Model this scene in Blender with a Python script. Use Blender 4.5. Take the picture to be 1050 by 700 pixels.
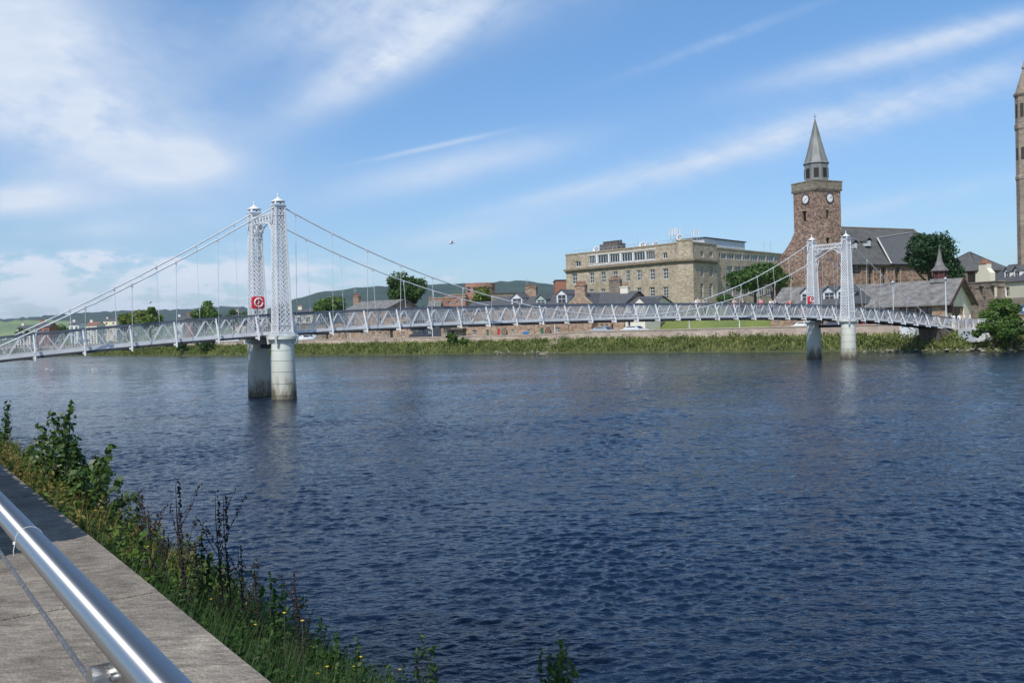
import bpy, math, random
import numpy as np
from mathutils import Vector, Matrix
R = math.radians
random.seed(7); rng = np.random.default_rng(7)
for o in list(bpy.data.objects): bpy.data.objects.remove(o)
scn = bpy.context.scene
COL = scn.collection

# ------------------------------------------------------------------ camera
F, PITCH, ROLL, EYE = 949.12, R(.81929), R(1.62315), 4.0805
cd = bpy.data.cameras.new('camera'); cam = bpy.data.objects.new('camera', cd); COL.objects.link(cam)
cd.sensor_width = 36; cd.sensor_fit = 'HORIZONTAL'; cd.lens = 36 * F / 1050
cd.clip_start = .05; cd.clip_end = 20000
cam.matrix_world = Matrix.Translation((0, 0, EYE)) @ Matrix.Rotation(R(90) - PITCH, 4, 'X') @ Matrix.Rotation(-ROLL, 4, 'Z')
scn.camera = cam

# ------------------------------------------------------------------ sun, sky, exposure
SUN_AZ, SUN_EL = R(204), R(50)          # azimuth clockwise from +Y
sdir = Vector((math.sin(SUN_AZ) * math.cos(SUN_EL), math.cos(SUN_AZ) * math.cos(SUN_EL), math.sin(SUN_EL)))
sl = bpy.data.lights.new('sun', 'SUN'); sl.energy = 4.2; sl.angle = R(.5); sl.color = (1, .955, .88)
so = bpy.data.objects.new('sun', sl); COL.objects.link(so)
so.rotation_euler = (-sdir).to_track_quat('-Z', 'Y').to_euler()
scn.view_settings.view_transform = 'Standard'; scn.view_settings.look = 'None'
scn.view_settings.gamma = 1; scn.view_settings.exposure = 0.0
scn.view_settings.use_curve_mapping = False

def sky():
    w = bpy.data.worlds.new('World'); scn.world = w; w.use_nodes = True
    nt = w.node_tree; N = nt.nodes; L = nt.links; N.clear()
    def val(x):
        return x
    def put(sock, v):
        if isinstance(v, (int, float)): sock.default_value = v
        elif isinstance(v, (tuple, list)): sock.default_value = v
        else: L.new(v, sock)
    def M(op, a, b=0.0, c=0.0, clamp=False):
        n = N.new('ShaderNodeMath'); n.operation = op; n.use_clamp = clamp
        put(n.inputs[0], a); put(n.inputs[1], b); put(n.inputs[2], c); return n.outputs[0]
    st = N.new('ShaderNodeTexSky'); st.sky_type = 'NISHITA'; st.sun_disc = False
    st.sun_elevation = SUN_EL; st.sun_rotation = SUN_AZ
    st.altitude = 0; st.air_density = 1.0; st.dust_density = .6; st.ozone_density = 1.6
    tc = N.new('ShaderNodeTexCoord'); sp = N.new('ShaderNodeSeparateXYZ'); L.new(tc.outputs['Generated'], sp.inputs[0])
    yy = M('MAXIMUM', M('ABSOLUTE', sp.outputs[1]), .05)
    u = M('DIVIDE', sp.outputs[0], yy); v = M('DIVIDE', sp.outputs[2], yy)
    def noise(su, sv, ang, scale, detail=6, rough=.6, dist=0., off=0.):
        c, s = math.cos(ang), math.sin(ang)
        a = M('ADD', M('MULTIPLY', u, c * su), M('MULTIPLY', v, s * su))
        b = M('ADD', M('MULTIPLY', u, -s * sv), M('MULTIPLY', v, c * sv))
        cb = N.new('ShaderNodeCombineXYZ'); L.new(a, cb.inputs[0]); L.new(b, cb.inputs[1]); cb.inputs[2].default_value = off
        n = N.new('ShaderNodeTexNoise'); n.inputs['Scale'].default_value = scale; n.inputs['Detail'].default_value = detail
        n.inputs['Roughness'].default_value = rough; n.inputs['Distortion'].default_value = dist
        L.new(cb.outputs[0], n.inputs['Vector']); return n.outputs[0]
    def to_uv(px, py):
        X, Y = px - 525, 350 - py; c, s = math.cos(ROLL), math.sin(ROLL)
        a = X * c + Y * s; b = -X * s + Y * c
        return a / F, b / F - math.tan(PITCH)
    def blob(px, py, rx, ry, deg, soft=1.0):
        cu, cv = to_uv(px, py); an = R(deg) - ROLL; c, s = math.cos(an), math.sin(an)
        du = M('SUBTRACT', u, cu); dv = M('SUBTRACT', v, cv)
        a = M('MULTIPLY', M('ADD', M('MULTIPLY', du, c), M('MULTIPLY', dv, s)), F / rx)
        b = M('MULTIPLY', M('ADD', M('MULTIPLY', du, -s), M('MULTIPLY', dv, c)), F / ry)
        q = M('ADD', M('MULTIPLY', a, a), M('MULTIPLY', b, b))
        return M('POWER', 2.718, M('MULTIPLY', q, -1.0))
    wisp = noise(1.2, 7, R(18), 3.2, 8, .62, .3)
    wisp2 = noise(1.0, 3.2, R(38), 5.0, 8, .6, .25, 4.)
    soft = noise(1, 1.8, R(10), 3.4, 7, .55, .2, 9.)
    fine = noise(1, 2.2, R(-20), 22, 5, .6, .4, 2.)
    puff = noise(1, 2.6, 0, 15, 9, .60, .15, 5.)
    tot = None
    def add(mask, tex, lo, hi, k):
        nonlocal tot
        mr = N.new('ShaderNodeMapRange'); mr.interpolation_type = 'SMOOTHSTEP'
        put(mr.inputs[0], tex); mr.inputs[1].default_value = lo; mr.inputs[2].default_value = hi
        if tex is puff: mask = M('MINIMUM', M('MULTIPLY', mask, 2.2), 1.0)
        x = M('MULTIPLY', M('MULTIPLY', mask, mr.outputs[0]), k)
        tot = x if tot is None else M('ADD', tot, x)
    wisp2f = M('ADD', M('MULTIPLY', wisp2, .7), M('MULTIPLY', fine, .3))
    wispf = M('ADD', M('MULTIPLY', wisp, .6), M('MULTIPLY', fine, .4))
    softf = M('ADD', M('MULTIPLY', soft, .75), M('MULTIPLY', fine, .25))
    add(blob(60, 90, 165, 92, -28), softf, .10, .60, .95)
    add(blob(30, 20, 80, 60, 0), softf, .25, .7, .45)
    add(blob(110, 140, 120, 36, -14), softf, .1, .6, .65)
    add(blob(188, 168, 44, 16, 4), softf, .0, .5, 1.0)
    add(blob(20, 205, 66, 16, 2), softf, .05, .5, .95)
    add(blob(415, 8, 155, 42, 10), wisp2f, .15, .62, .85)
    add(blob(385, 70, 100, 24, 28), wisp2f, .1, .6, .9)
    add(blob(960, 42, 160, 13, 14), wispf, .15, .65, .9)
    add(blob(780, 148, 300, 17, 16), wispf, .1, .75, .66)
    add(blob(900, 110, 190, 34, 16), wispf, .3, .8, .42)
    add(blob(640, 184, 130, 7, 13), wisp, .1, .8, .42)
    add(blob(740, 42, 95, 5, 20), wispf, .3, .7, .5)
    add(blob(475, 170, 115, 17, 12), softf, .05, .65, .8)
    add(blob(440, 152, 70, 2.6, 12), wisp, .2, .6, .45)
    add(blob(475, 240, 60, 9, 8), soft, .3, .6, .4)
    add(blob(960, 200, 160, 9, 12), wisp, .3, .65, .3)
    add(blob(110, 235, 130, 10, 4), soft, .3, .65, .35)
    add(blob(60, 298, 250, 24, 0), puff, .40, .54, 1.0)
    add(blob(20, 305, 230, 22, 0), soft, .1, .6, .5)
    add(blob(170, 288, 130, 12, 4), puff, .46, .56, .85)
    add(blob(60, 268, 150, 8, 3), puff, .47, .6, .7)
    add(blob(370, 300, 70, 5, 4), puff, .46, .58, .9)
    add(blob(448, 286, 18, 4, 2), puff, .44, .6, .7)
    front = M('GREATER_THAN', sp.outputs[1], 0.05)
    tot = M('MULTIPLY', tot, front)
    back = M('MULTIPLY', M('SUBTRACT', 1.0, front), M('MULTIPLY', soft, .5))
    tot = M('ADD', tot, back)
    tot = M('MINIMUM', tot, .92)
    # cloud colour: sunlit white, greyer in the low bank of cloud
    g = N.new('ShaderNodeMix'); g.data_type = 'RGBA'
    L.new(puff, g.inputs['Factor']); g.inputs[6].default_value = (5.4, 6.5, 8.2, 1); g.inputs[7].default_value = (8.4, 8.9, 9.7, 1)
    # clear northern air: the dome is a deeper blue than the stock sky, paler blue (not yellow) at the horizon
    el = N.new('ShaderNodeMapRange'); el.inputs[1].default_value = 0.0; el.inputs[2].default_value = .36; L.new(v, el.inputs[0])
    tr = N.new('ShaderNodeValToRGB'); e = tr.color_ramp.elements; e[0].color = (.80, 1.0, 1.30, 1); e[1].color = (.86, 1.22, 1.5, 1)
    x_ = e.new(.3); x_.color = (.85, 1.03, 1.26, 1); L.new(el.outputs[0], tr.inputs[0])
    gm = N.new('ShaderNodeMix'); gm.data_type = 'RGBA'; gm.blend_type = 'MULTIPLY'; gm.inputs['Factor'].default_value = 1
    L.new(st.outputs[0], gm.inputs[6]); L.new(tr.outputs[0], gm.inputs[7])
    mx = N.new('ShaderNodeMix'); mx.data_type = 'RGBA'
    L.new(tot, mx.inputs['Factor']); L.new(gm.outputs[2], mx.inputs[6]); L.new(g.outputs[2], mx.inputs[7])
    bg = N.new('ShaderNodeBackground'); bg.inputs[1].default_value = SKY_K
    L.new(mx.outputs[2], bg.inputs[0])
    out = N.new('ShaderNodeOutputWorld'); L.new(bg.outputs[0], out.inputs[0])
SKY_K = .106
sky()

# ------------------------------------------------------------------ measuring helpers
def ray(px, py):
    X, Y = px - 525, 350 - py; c, s = math.cos(ROLL), math.sin(ROLL)
    d0, d2 = (X * c + Y * s) / F, (-X * s + Y * c) / F
    return Vector((d0, math.cos(PITCH) + d2 * math.sin(PITCH), -math.sin(PITCH) + d2 * math.cos(PITCH)))
def at(px, py, Y):
    r = ray(px, py); k = Y / r.y; return Vector((r.x * k, Y, EYE + r.z * k))
def gp(px, py, z=0.):
    r = ray(px, py); k = (z - EYE) / r.z; return Vector((r.x * k, r.y * k, z))
class Plane:
    """vertical plane through ground points A, B; hit() gives (distance along, height)"""
    def __init__(s, A, B):
        s.A = Vector((A[0], A[1])); s.B = Vector((B[0], B[1])); s.L = (s.B - s.A).length
        s.d = (s.B - s.A) / s.L; s.n = Vector((s.d.y, -s.d.x))
    def hit(s, px, py):
        r = ray(px, py); k = s.A.dot(s.n) / (r.x * s.n.x + r.y * s.n.y)
        p = Vector((r.x * k, r.y * k)); return (p - s.A).dot(s.d), EYE + r.z * k
    def P(s, u, z, o=0.):     # o = outward offset (towards the viewer side)
        q = s.A + s.d * u + s.n * o; return Vector((q.x, q.y, z))

# ------------------------------------------------------------------ mesh builder
class MB:
    def __init__(s): s.v = []; s.f = []; s.m = []; s.mats = []; s.sm = []; s.cur = 0
    def use(s, mat):
        if mat not in s.mats: s.mats.append(mat)
        s.cur = s.mats.index(mat); return s
    def add(s, vs, fs, smooth=False):
        b = len(s.v); s.v += [tuple(v) for v in vs]
        for f in fs: s.f.append(tuple(i + b for i in f)); s.m.append(s.cur); s.sm.append(smooth)
    def quad(s, *p): s.add(p, [tuple(range(len(p)))])
    def box(s, c, sx, sy, sz, rz=0.):
        c = Vector(c); co, si = math.cos(rz), math.sin(rz); vs = []
        for x in (-.5, .5):
            for y in (-.5, .5):
                for z in (-.5, .5):
                    a, b = x * sx, y * sy
                    vs.append((c.x + a * co - b * si, c.y + a * si + b * co, c.z + z * sz))
        s.add(vs, [(0, 1, 3, 2), (4, 6, 7, 5), (0, 4, 5, 1), (2, 3, 7, 6), (0, 2, 6, 4), (1, 5, 7, 3)])
    def bar(s, a, b, w, h=None, up=(0, 0, 1)):
        a, b = Vector(a), Vector(b); h = h or w; d = (b - a).normalized(); up = Vector(up)
        x = d.cross(up)
        if x.length < 1e-4: x = d.cross(Vector((1, 0, 0)))
        x.normalize(); y = x.cross(d).normalized()
        vs = [p + x * i * w / 2 + y * j * h / 2 for p in (a, b) for i, j in ((-1, -1), (1, -1), (1, 1), (-1, 1))]
        s.add(vs, [(0, 1, 2, 3), (7, 6, 5, 4), (0, 4, 5, 1), (1, 5, 6, 2), (2, 6, 7, 3), (3, 7, 4, 0)])
    def tube(s, pts, r, n=8, caps=True, smooth=True):
        pts = [Vector(p) for p in pts]; rs = r if isinstance(r, (list, tuple)) else [r] * len(pts)
        rings = []; ref = None
        for i, p in enumerate(pts):
            d = (pts[min(i + 1, len(pts) - 1)] - pts[max(i - 1, 0)]).normalized()
            if ref is None:
                ref = d.cross(Vector((0, 0, 1)))
                if ref.length < 1e-3: ref = d.cross(Vector((1, 0, 0)))
            ref = (ref - d * ref.dot(d)).normalized(); q = d.cross(ref)
            rings.append([p + (ref * math.cos(2 * math.pi * k / n) + q * math.sin(2 * math.pi * k / n)) * rs[i] for k in range(n)])
        vs = [v for g in rings for v in g]; fs = []
        for i in range(len(rings) - 1):
            for k in range(n):
                a = i * n + k; b = i * n + (k + 1) % n; fs.append((a, b, b + n, a + n))
        s.add(vs, fs, smooth)
        if caps:
            s.add(rings[0], [tuple(range(n))[::-1]]); s.add(rings[-1], [tuple(range(n))])
    def lathe(s, c, prof, n=16, smooth=True, rz=0., sy=1.):
        c = Vector(c); vs = []; fs = []
        for r, z in prof:
            for k in range(n):
                a = rz + 2 * math.pi * k / n; vs.append((c.x + r * math.cos(a), c.y + r * math.sin(a) * sy, c.z + z))
        for i in range(len(prof) - 1):
            for k in range(n):
                a = i * n + k; b = i * n + (k + 1) % n; fs.append((a, b, b + n, a + n))
        s.add(vs, fs, smooth)
        s.add(vs[:n], [tuple(range(n))[::-1]]); s.add(vs[-n:], [tuple(range(n))])
    def prism(s, poly, z0, z1):
        n = len(poly); vs = [(p[0], p[1], z0) for p in poly] + [(p[0], p[1], z1) for p in poly]
        s.add(vs, [tuple(range(n))[::-1], tuple(range(n, 2 * n))] + [(i, (i + 1) % n, (i + 1) % n + n, i + n) for i in range(n)])
    def build(s, name, mat=None, parent=None, fixn=False):
        me = bpy.data.meshes.new(name); me.from_pydata(s.v, [], s.f)
        if s.mats:
            for m in s.mats: me.materials.append(m)
            me.polygons.foreach_set('material_index', s.m)
        elif mat: me.materials.append(mat)
        me.polygons.foreach_set('use_smooth', s.sm); me.update()
        if fixn:
            import bmesh
            bm = bmesh.new(); bm.from_mesh(me); bmesh.ops.recalc_face_normals(bm, faces=bm.faces); bm.to_mesh(me); bm.free()
        o = bpy.data.objects.new(name, me); COL.objects.link(o)
        if parent: o.parent = parent; o.matrix_parent_inverse = parent.matrix_world.inverted()
        return o
def empty(name, loc=(0, 0, 0)):
    o = bpy.data.objects.new(name, None); COL.objects.link(o); o.location = loc; o.empty_display_size = .3
    o.matrix_world = Matrix.Translation(loc); return o
def tag(o, label=None, cat=None, group=None, kind=None):
    if label: o['label'] = label
    if cat: o['category'] = cat
    if group: o['group'] = group
    if kind: o['kind'] = kind
    return o
def thing(name, loc, label, cat, group=None, kind=None): return tag(empty(name, loc), label, cat, group, kind)
def children(o): return [c for c in bpy.data.objects if c.parent == o]
def copy_tree(o, parent=None):
    c = o.copy(); COL.objects.link(c)
    if parent: c.parent = parent
    for ch in children(o): copy_tree(ch, c)
    return c

# ------------------------------------------------------------------ materials
def mat(name, col, rough=.7, metal=0., var=0., scale=2., bump=0., bscale=None, col2=None, spec=None, zs=1., detail=6):
    m = bpy.data.materials.new(name); m.use_nodes = True; nt = m.node_tree; N = nt.nodes; L = nt.links
    b = N['Principled BSDF']; b.inputs['Roughness'].default_value = rough; b.inputs['Metallic'].default_value = metal
    if spec is not None: b.inputs['Specular IOR Level'].default_value = spec
    b.inputs['Base Color'].default_value = (*col, 1)
    tc = N.new('ShaderNodeTexCoord'); mp = N.new('ShaderNodeMapping'); mp.inputs['Scale'].default_value = (1, 1, zs)
    L.new(tc.outputs['Object'], mp.inputs[0])
    if var or col2:
        n = N.new('ShaderNodeTexNoise'); n.inputs['Scale'].default_value = scale; n.inputs['Detail'].default_value = detail
        n.inputs['Roughness'].default_value = .6; L.new(mp.outputs[0], n.inputs['Vector'])
        c2 = col2 or tuple(max(0, x * (1 - var)) for x in col); c1 = col if col2 else tuple(min(1, x * (1 + var)) for x in col)
        r = N.new('ShaderNodeValToRGB'); r.color_ramp.elements[0].position = .33; r.color_ramp.elements[1].position = .67
        r.color_ramp.elements[0].color = (*c2, 1); r.color_ramp.elements[1].color = (*c1, 1)
        L.new(n.outputs[0], r.inputs[0]); L.new(r.outputs[0], b.inputs['Base Color'])
    if bump:
        n2 = N.new('ShaderNodeTexNoise'); n2.inputs['Scale'].default_value = bscale or scale * 4; n2.inputs['Detail'].default_value = 6
        L.new(mp.outputs[0], n2.inputs['Vector']); bp = N.new('ShaderNodeBump'); bp.inputs['Strength'].default_value = bump
        bp.inputs['Distance'].default_value = .05; L.new(n2.outputs[0], bp.inputs['Height']); L.new(bp.outputs[0], b.inputs['Normal'])
    return m
def stone(name, cols, size=.45, rough=.9, big=.12, mort=None):
    """coursed rubble: random block colours, weathering at a larger scale"""
    m = bpy.data.materials.new(name); m.use_nodes = True; nt = m.node_tree; N = nt.nodes; L = nt.links
    b = N['Principled BSDF']; b.inputs['Roughness'].default_value = rough; b.inputs['Specular IOR Level'].default_value = .2
    tc = N.new('ShaderNodeTexCoord'); mp = N.new('ShaderNodeMapping'); mp.inputs['Scale'].default_value = (1 / size, 1 / size, 1.7 / size)
    L.new(tc.outputs['Object'], mp.inputs[0])
    v = N.new('ShaderNodeTexVoronoi'); v.inputs['Scale'].default_value = 1; v.inputs['Randomness'].default_value = .8; L.new(mp.outputs[0], v.inputs['Vector'])
    sp = N.new('ShaderNodeSeparateColor'); L.new(v.outputs['Color'], sp.inputs[0])
    r = N.new('ShaderNodeValToRGB'); r.color_ramp.interpolation = 'LINEAR'
    while len(r.color_ramp.elements) < len(cols): r.color_ramp.elements.new(.5)
    for i, c in enumerate(cols):
        r.color_ramp.elements[i].position = i / (len(cols) - 1); r.color_ramp.elements[i].color = (*c, 1)
    L.new(sp.outputs[0], r.inputs[0])
    n = N.new('ShaderNodeTexNoise'); n.inputs['Scale'].default_value = big * 2; n.inputs['Detail'].default_value = 8; n.inputs['Roughness'].default_value = .65
    L.new(tc.outputs['Object'], n.inputs['Vector'])
    mr = N.new('ShaderNodeMapRange'); mr.inputs[1].default_value = .3; mr.inputs[2].default_value = .7; mr.inputs[3].default_value = .72; mr.inputs[4].default_value = 1.15
    L.new(n.outputs[0], mr.inputs[0])
    mx = N.new('ShaderNodeVectorMath'); mx.operation = 'SCALE'; L.new(r.outputs[0], mx.inputs[0]); L.new(mr.outputs[0], mx.inputs['Scale'])
    L.new(mx.outputs[0], b.inputs['Base Color'])
    bp = N.new('ShaderNodeBump'); bp.inputs['Strength'].default_value = .6; bp.inputs['Distance'].default_value = .04; L.new(v.outputs['Distance'], bp.inputs['Height']); L.new(bp.outputs[0], b.inputs['Normal'])
    return m
def leafmat(name, c1, c2, rough=.55, trans=.25, scale=.6):
    m = bpy.data.materials.new(name); m.use_nodes = True; nt = m.node_tree; N = nt.nodes; L = nt.links
    b = N['Principled BSDF']; b.inputs['Roughness'].default_value = rough; b.inputs['Specular IOR Level'].default_value = .3
    g = N.new('ShaderNodeNewGeometry'); tc = N.new('ShaderNodeTexCoord')
    n = N.new('ShaderNodeTexNoise'); n.inputs['Scale'].default_value = scale; n.inputs['Detail'].default_value = 3; L.new(tc.outputs['Object'], n.inputs['Vector'])
    a = N.new('ShaderNodeMath'); a.operation = 'MULTIPLY_ADD'; L.new(g.outputs['Random Per Island'], a.inputs[0]); a.inputs[1].default_value = .55
    a2 = N.new('ShaderNodeMath'); a2.operation = 'MULTIPLY_ADD'; L.new(n.outputs[0], a2.inputs[0]); a2.inputs[1].default_value = 1.1; a2.inputs[2].default_value = -.33
    L.new(a2.outputs[0], a.inputs[2])
    mx = N.new('ShaderNodeMix'); mx.data_type = 'RGBA'; mx.clamp_factor = True; L.new(a.outputs[0], mx.inputs['Factor']); mx.inputs[6].default_value = (*c1, 1); mx.inputs[7].default_value = (*c2, 1)
    L.new(mx.outputs[2], b.inputs['Base Color'])
    t = N.new('ShaderNodeBsdfTranslucent'); L.new(mx.outputs[2], t.inputs[0])
    ms = N.new('ShaderNodeMixShader'); ms.inputs[0].default_value = trans
    L.new(b.outputs[0], ms.inputs[1]); L.new(t.outputs[0], ms.inputs[2]); L.new(ms.outputs[0], N['Material Output'].inputs[0])
    return m
def glass(name='window_glass', col=(.02, .025, .03)):
    m = bpy.data.materials.new(name); m.use_nodes = True; b = m.node_tree.nodes['Principled BSDF']
    b.inputs['Base Color'].default_value = (*col, 1); b.inputs['Roughness'].default_value = .06; b.inputs['Specular IOR Level'].default_value = .8
    return m

WHITE = mat('white_paint', (.66, .67, .68), .42, var=.12, scale=.8, bump=.1, bscale=20)
WHITE2 = mat('white_paint_weathered', (.56, .58, .59), .5, var=.18, scale=1.6)
DARKRAIL = mat('dark_handrail', (.10, .12, .15), .4, var=.1, scale=2)  # one dark blue-grey tone for the whole top rail
STEELG = mat('galvanised_mesh', (.42, .44, .46), .45, .3, var=.1, scale=3)
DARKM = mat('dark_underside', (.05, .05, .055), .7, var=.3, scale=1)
PIERM = None
SLATE = mat('slate_roof', (.10, .10, .105), .75, col2=(.062, .063, .07), scale=1.6, bump=.5, bscale=6, zs=3)
SLATE2 = mat('weathered_slate_roof', (.23, .22, .205), .85, col2=(.095, .092, .09), scale=1.1, bump=.5, bscale=5, zs=1)
SLATE3 = mat('church_slate_roof', (.115, .115, .11), .8, col2=(.07, .07, .068), scale=.9, bump=.4, bscale=5)
REDSAND = stone('red_rubble_stone', [(.18, .12, .09), (.32, .205, .15), (.45, .33, .255), (.125, .08, .062), (.36, .25, .19)], .33)
BUFF = stone('buff_ashlar_stone', [(.35, .285, .215), (.42, .35, .265), (.47, .40, .305), (.30, .245, .18), (.39, .32, .245)], .5)
BUFFTRIM = mat('buff_stone_trim', (.34, .28, .19), .85, var=.2, scale=1.2)
PINK = stone('pink_wall_stone', [(.40, .31, .25), (.50, .40, .33), (.36, .29, .24), (.54, .45, .37)], .7)
HOUSEST = stone('brown_house_stone', [(.26, .17, .12), (.36, .25, .18), (.42, .31, .23), (.21, .13, .10)], .4)
GREYST = stone('grey_rubble_stone', [(.20, .17, .14), (.27, .23, .18), (.16, .13, .11), (.31, .26, .21)], .45)
TOWERST = stone('weathered_brown_ashlar', [(.24, .19, .15), (.29, .24, .19), (.33, .27, .21), (.22, .17, .14)], .5)
BRICK = mat('red_brick', (.30, .13, .09), .85, var=.2, scale=3)
CREAM = mat('cream_render', (.70, .66, .55), .85, var=.05, scale=1)
CREAMD = mat('buff_harling', (.68, .60, .46), .9, var=.12, scale=1.2)
LEAD = mat('lead_roof', (.23, .235, .225), .55, col2=(.12, .13, .125), scale=1.2, zs=.3, bump=.2)
GLASS = glass()
LOUV = mat('dark_louvre', (.04, .035, .03), .8)
TRIMD = mat('dark_red_timber', (.07, .022, .018), .6)
RED = mat('red_plastic', (.62, .02, .03), .45)
CONC = None

# ------------------------------------------------------------------ foliage
def leaves_mesh(name, pos, nrm, size, m, aspect=1.6, tri=False):
    """one leaf per row of pos: a folded pair of triangles (a diamond) turned to nrm"""
    n = len(pos); pos = np.asarray(pos, float); nrm = np.asarray(nrm, float)
    nrm /= np.linalg.norm(nrm, axis=1)[:, None] + 1e-9
    t = rng.normal(size=(n, 3)); t -= nrm * (t * nrm).sum(1)[:, None]; t /= np.linalg.norm(t, axis=1)[:, None] + 1e-9
    b = np.cross(nrm, t); sz = (size * rng.uniform(.55, 1.35, n))[:, None]
    A = pos - t * sz * .5 * aspect; C = pos + t * sz * .5 * aspect
    B = pos + b * sz * .5 + nrm * sz * .12; D = pos - b * sz * .5 + nrm * sz * .12
    V = np.stack([A, B, C, D], 1).reshape(-1, 3)
    me = bpy.data.meshes.new(name); me.vertices.add(4 * n); me.vertices.foreach_set('co', V.ravel())
    me.loops.add(4 * n); me.loops.foreach_set('vertex_index', np.arange(4 * n, dtype=np.int32))
    me.polygons.add(n); me.polygons.foreach_set('loop_start', np.arange(0, 4 * n, 4, dtype=np.int32)); me.polygons.foreach_set('loop_total', np.full(n, 4, np.int32))
    me.materials.append(m); me.update(calc_edges=True); me.validate(); return me
def link(name, me, parent=None):
    o = bpy.data.objects.new(name, me); COL.objects.link(o)
    if parent: o.parent = parent
    return o
def crown_points(n, rx, rz, lobes=14, zc=0., flat=0.):
    """leaf positions on the outsides of many overlapping clumps that fill an uneven crown"""
    P = []; Nn = []
    cs = []
    for i in range(lobes):
        d = rng.normal(size=3); d /= np.linalg.norm(d)
        if d[2] < -.45: d[2] *= -.3
        rr = rng.uniform(.35, .86)
        cs.append((d * np.array([rx, rx, rz]) * rr, rng.uniform(.20, .42) * (rx * .6 + rz * .4)))
    per = n // lobes
    for c, r in cs:
        d = rng.normal(size=(per, 3)); d /= np.linalg.norm(d, axis=1)[:, None]
        rad = r * rng.uniform(.55, 1.12, per) ** .6
        wob = 1 + .22 * np.sin(d[:, 0] * 7 + c[0] * 3) * np.cos(d[:, 1] * 6 + c[1]) + .12 * np.sin(d[:, 2] * 11)
        P.append(c + d * (rad * wob)[:, None] * np.array([1, 1, .8])); Nn.append(d + rng.normal(size=(per, 3)) * .55)
    P = np.concatenate(P); Nn = np.concatenate(Nn); P[:, 2] += zc
    return P, Nn
LF_DARK = leafmat('dark_leaves', (.024, .06, .014), (.085, .155, .03))
LF_MID = leafmat('mid_green_leaves', (.038, .09, .015), (.13, .21, .035))
LF_YEL = leafmat('yellow_green_leaves', (.07, .12, .015), (.19, .24, .04))
LF_CON = leafmat('deep_green_leaves', (.012, .04, .017), (.045, .10, .03))
BARK = mat('bark', (.09, .07, .05), .9, var=.3, scale=3, bump=.4)
def tree(name, base, h, r, m, label, group=None, trunk=.22, n=5000, leaf=.30, lobes=16, crown_h=None, kind='tree'):
    crown_h = crown_h or h * .78
    t = thing(name, base, label, kind, group)
    mb = MB(); zc = h - crown_h / 2
    rt = trunk
    mb.tube([(0, 0, -.8), (0, 0, 0), (.05, .03, h * .25), (.0, .1, h * .5), (.1, 0, h * .78)], [rt * 1.5, rt * 1.2, rt, rt * .7, rt * .25], 8)
    for i in range(8):
        a = i * 2.4; z0 = h * (.22 + .05 * i); L_ = r * .75
        mb.tube([(0, 0, z0), (math.cos(a) * L_ * .5, math.sin(a) * L_ * .5, z0 + h * .10), (math.cos(a) * L_, math.sin(a) * L_, z0 + h * .22)], [rt * .45, rt * .28, rt * .08], 6)
    tr = mb.build('trunk', BARK); tr.parent = t
    P, Nn = crown_points(n, r * .95, crown_h / 2 * .95, lobes, zc)
    link('crown', leaves_mesh('crown', P, Nn, leaf, m), t)
    return t
def bush(name, base, rx, h, m, label, n=1500, leaf=.12, group=None, lobes=9, cat='bush'):
    t = thing(name, base, label, cat, group)
    mb = MB()
    for i in range(6):
        a = i * 1.05; mb.tube([(0, 0, -.3), (math.cos(a) * rx * .25, math.sin(a) * rx * .25, h * .4), (math.cos(a) * rx * .6, math.sin(a) * rx * .6, h * .8)], [.035, .025, .008], 5)
    o = mb.build('stem', BARK); o.parent = t
    P, Nn = crown_points(n, rx, h * .5, lobes, h * .5)
    P[:, 2] = np.maximum(P[:, 2], .02)
    link('foliage', leaves_mesh('foliage', P, Nn, leaf, m), t); return t

# ================================================================== WATER, GROUND
def water_mat():
    m = bpy.data.materials.new('river_water'); m.use_nodes = True; nt = m.node_tree; N = nt.nodes; L = nt.links
    b = N['Principled BSDF']; b.inputs['Base Color'].default_value = (.004, .011, .028, 1); b.inputs['Roughness'].default_value = .05
    b.inputs['IOR'].default_value = 1.33
    tc = N.new('ShaderNodeTexCoord')
    def ns(sx, sy, rot, sc, det, ro, dist=0.):
        mp = N.new('ShaderNodeMapping'); mp.inputs['Rotation'].default_value = (0, 0, R(rot)); mp.inputs['Scale'].default_value = (sx, sy, 1)
        L.new(tc.outputs['Object'], mp.inputs[0]); n = N.new('ShaderNodeTexNoise'); n.inputs['Scale'].default_value = sc
        n.inputs['Detail'].default_value = det; n.inputs['Roughness'].default_value = ro; n.inputs['Distortion'].default_value = dist
        L.new(mp.outputs[0], n.inputs['Vector']); return n.outputs[0]
    def M(op, a, b_=0., c=0.):
        n = N.new('ShaderNodeMath'); n.operation = op
        for i, x in enumerate((a, b_, c)):
            if isinstance(x, (int, float)): n.inputs[i].default_value = x
            else: L.new(x, n.inputs[i])
        return n.outputs[0]
    a = ns(.55, 1.0, 12, 1.5, 3, .55, .6)
    c = ns(.5, 1.1, -10, 4.5, 4, .6, .8)
    d = ns(.8, 1.0, 25, .35, 2, .5, .3)
    patch = ns(.35, 1, 8, .055, 5, .6, .5)
    e = ns(.6, 1.0, 5, 13, 2, .5, .4)
    hgt = M('ADD', M('ADD', M('MULTIPLY', a, .07), M('MULTIPLY', c, .045)), M('MULTIPLY', e, .018))
    st = N.new('ShaderNodeMapRange'); st.inputs[1].default_value = .35; st.inputs[2].default_value = .65; st.inputs[3].default_value = .55; st.inputs[4].default_value = 1.15
    L.new(patch, st.inputs[0])
    bp = N.new('ShaderNodeBump'); bp.inputs['Distance'].default_value = 1.0; L.new(st.outputs[0], bp.inputs['Strength']); L.new(hgt, bp.inputs['Height'])
    L.new(bp.outputs[0], b.inputs['Normal']); return m
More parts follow.
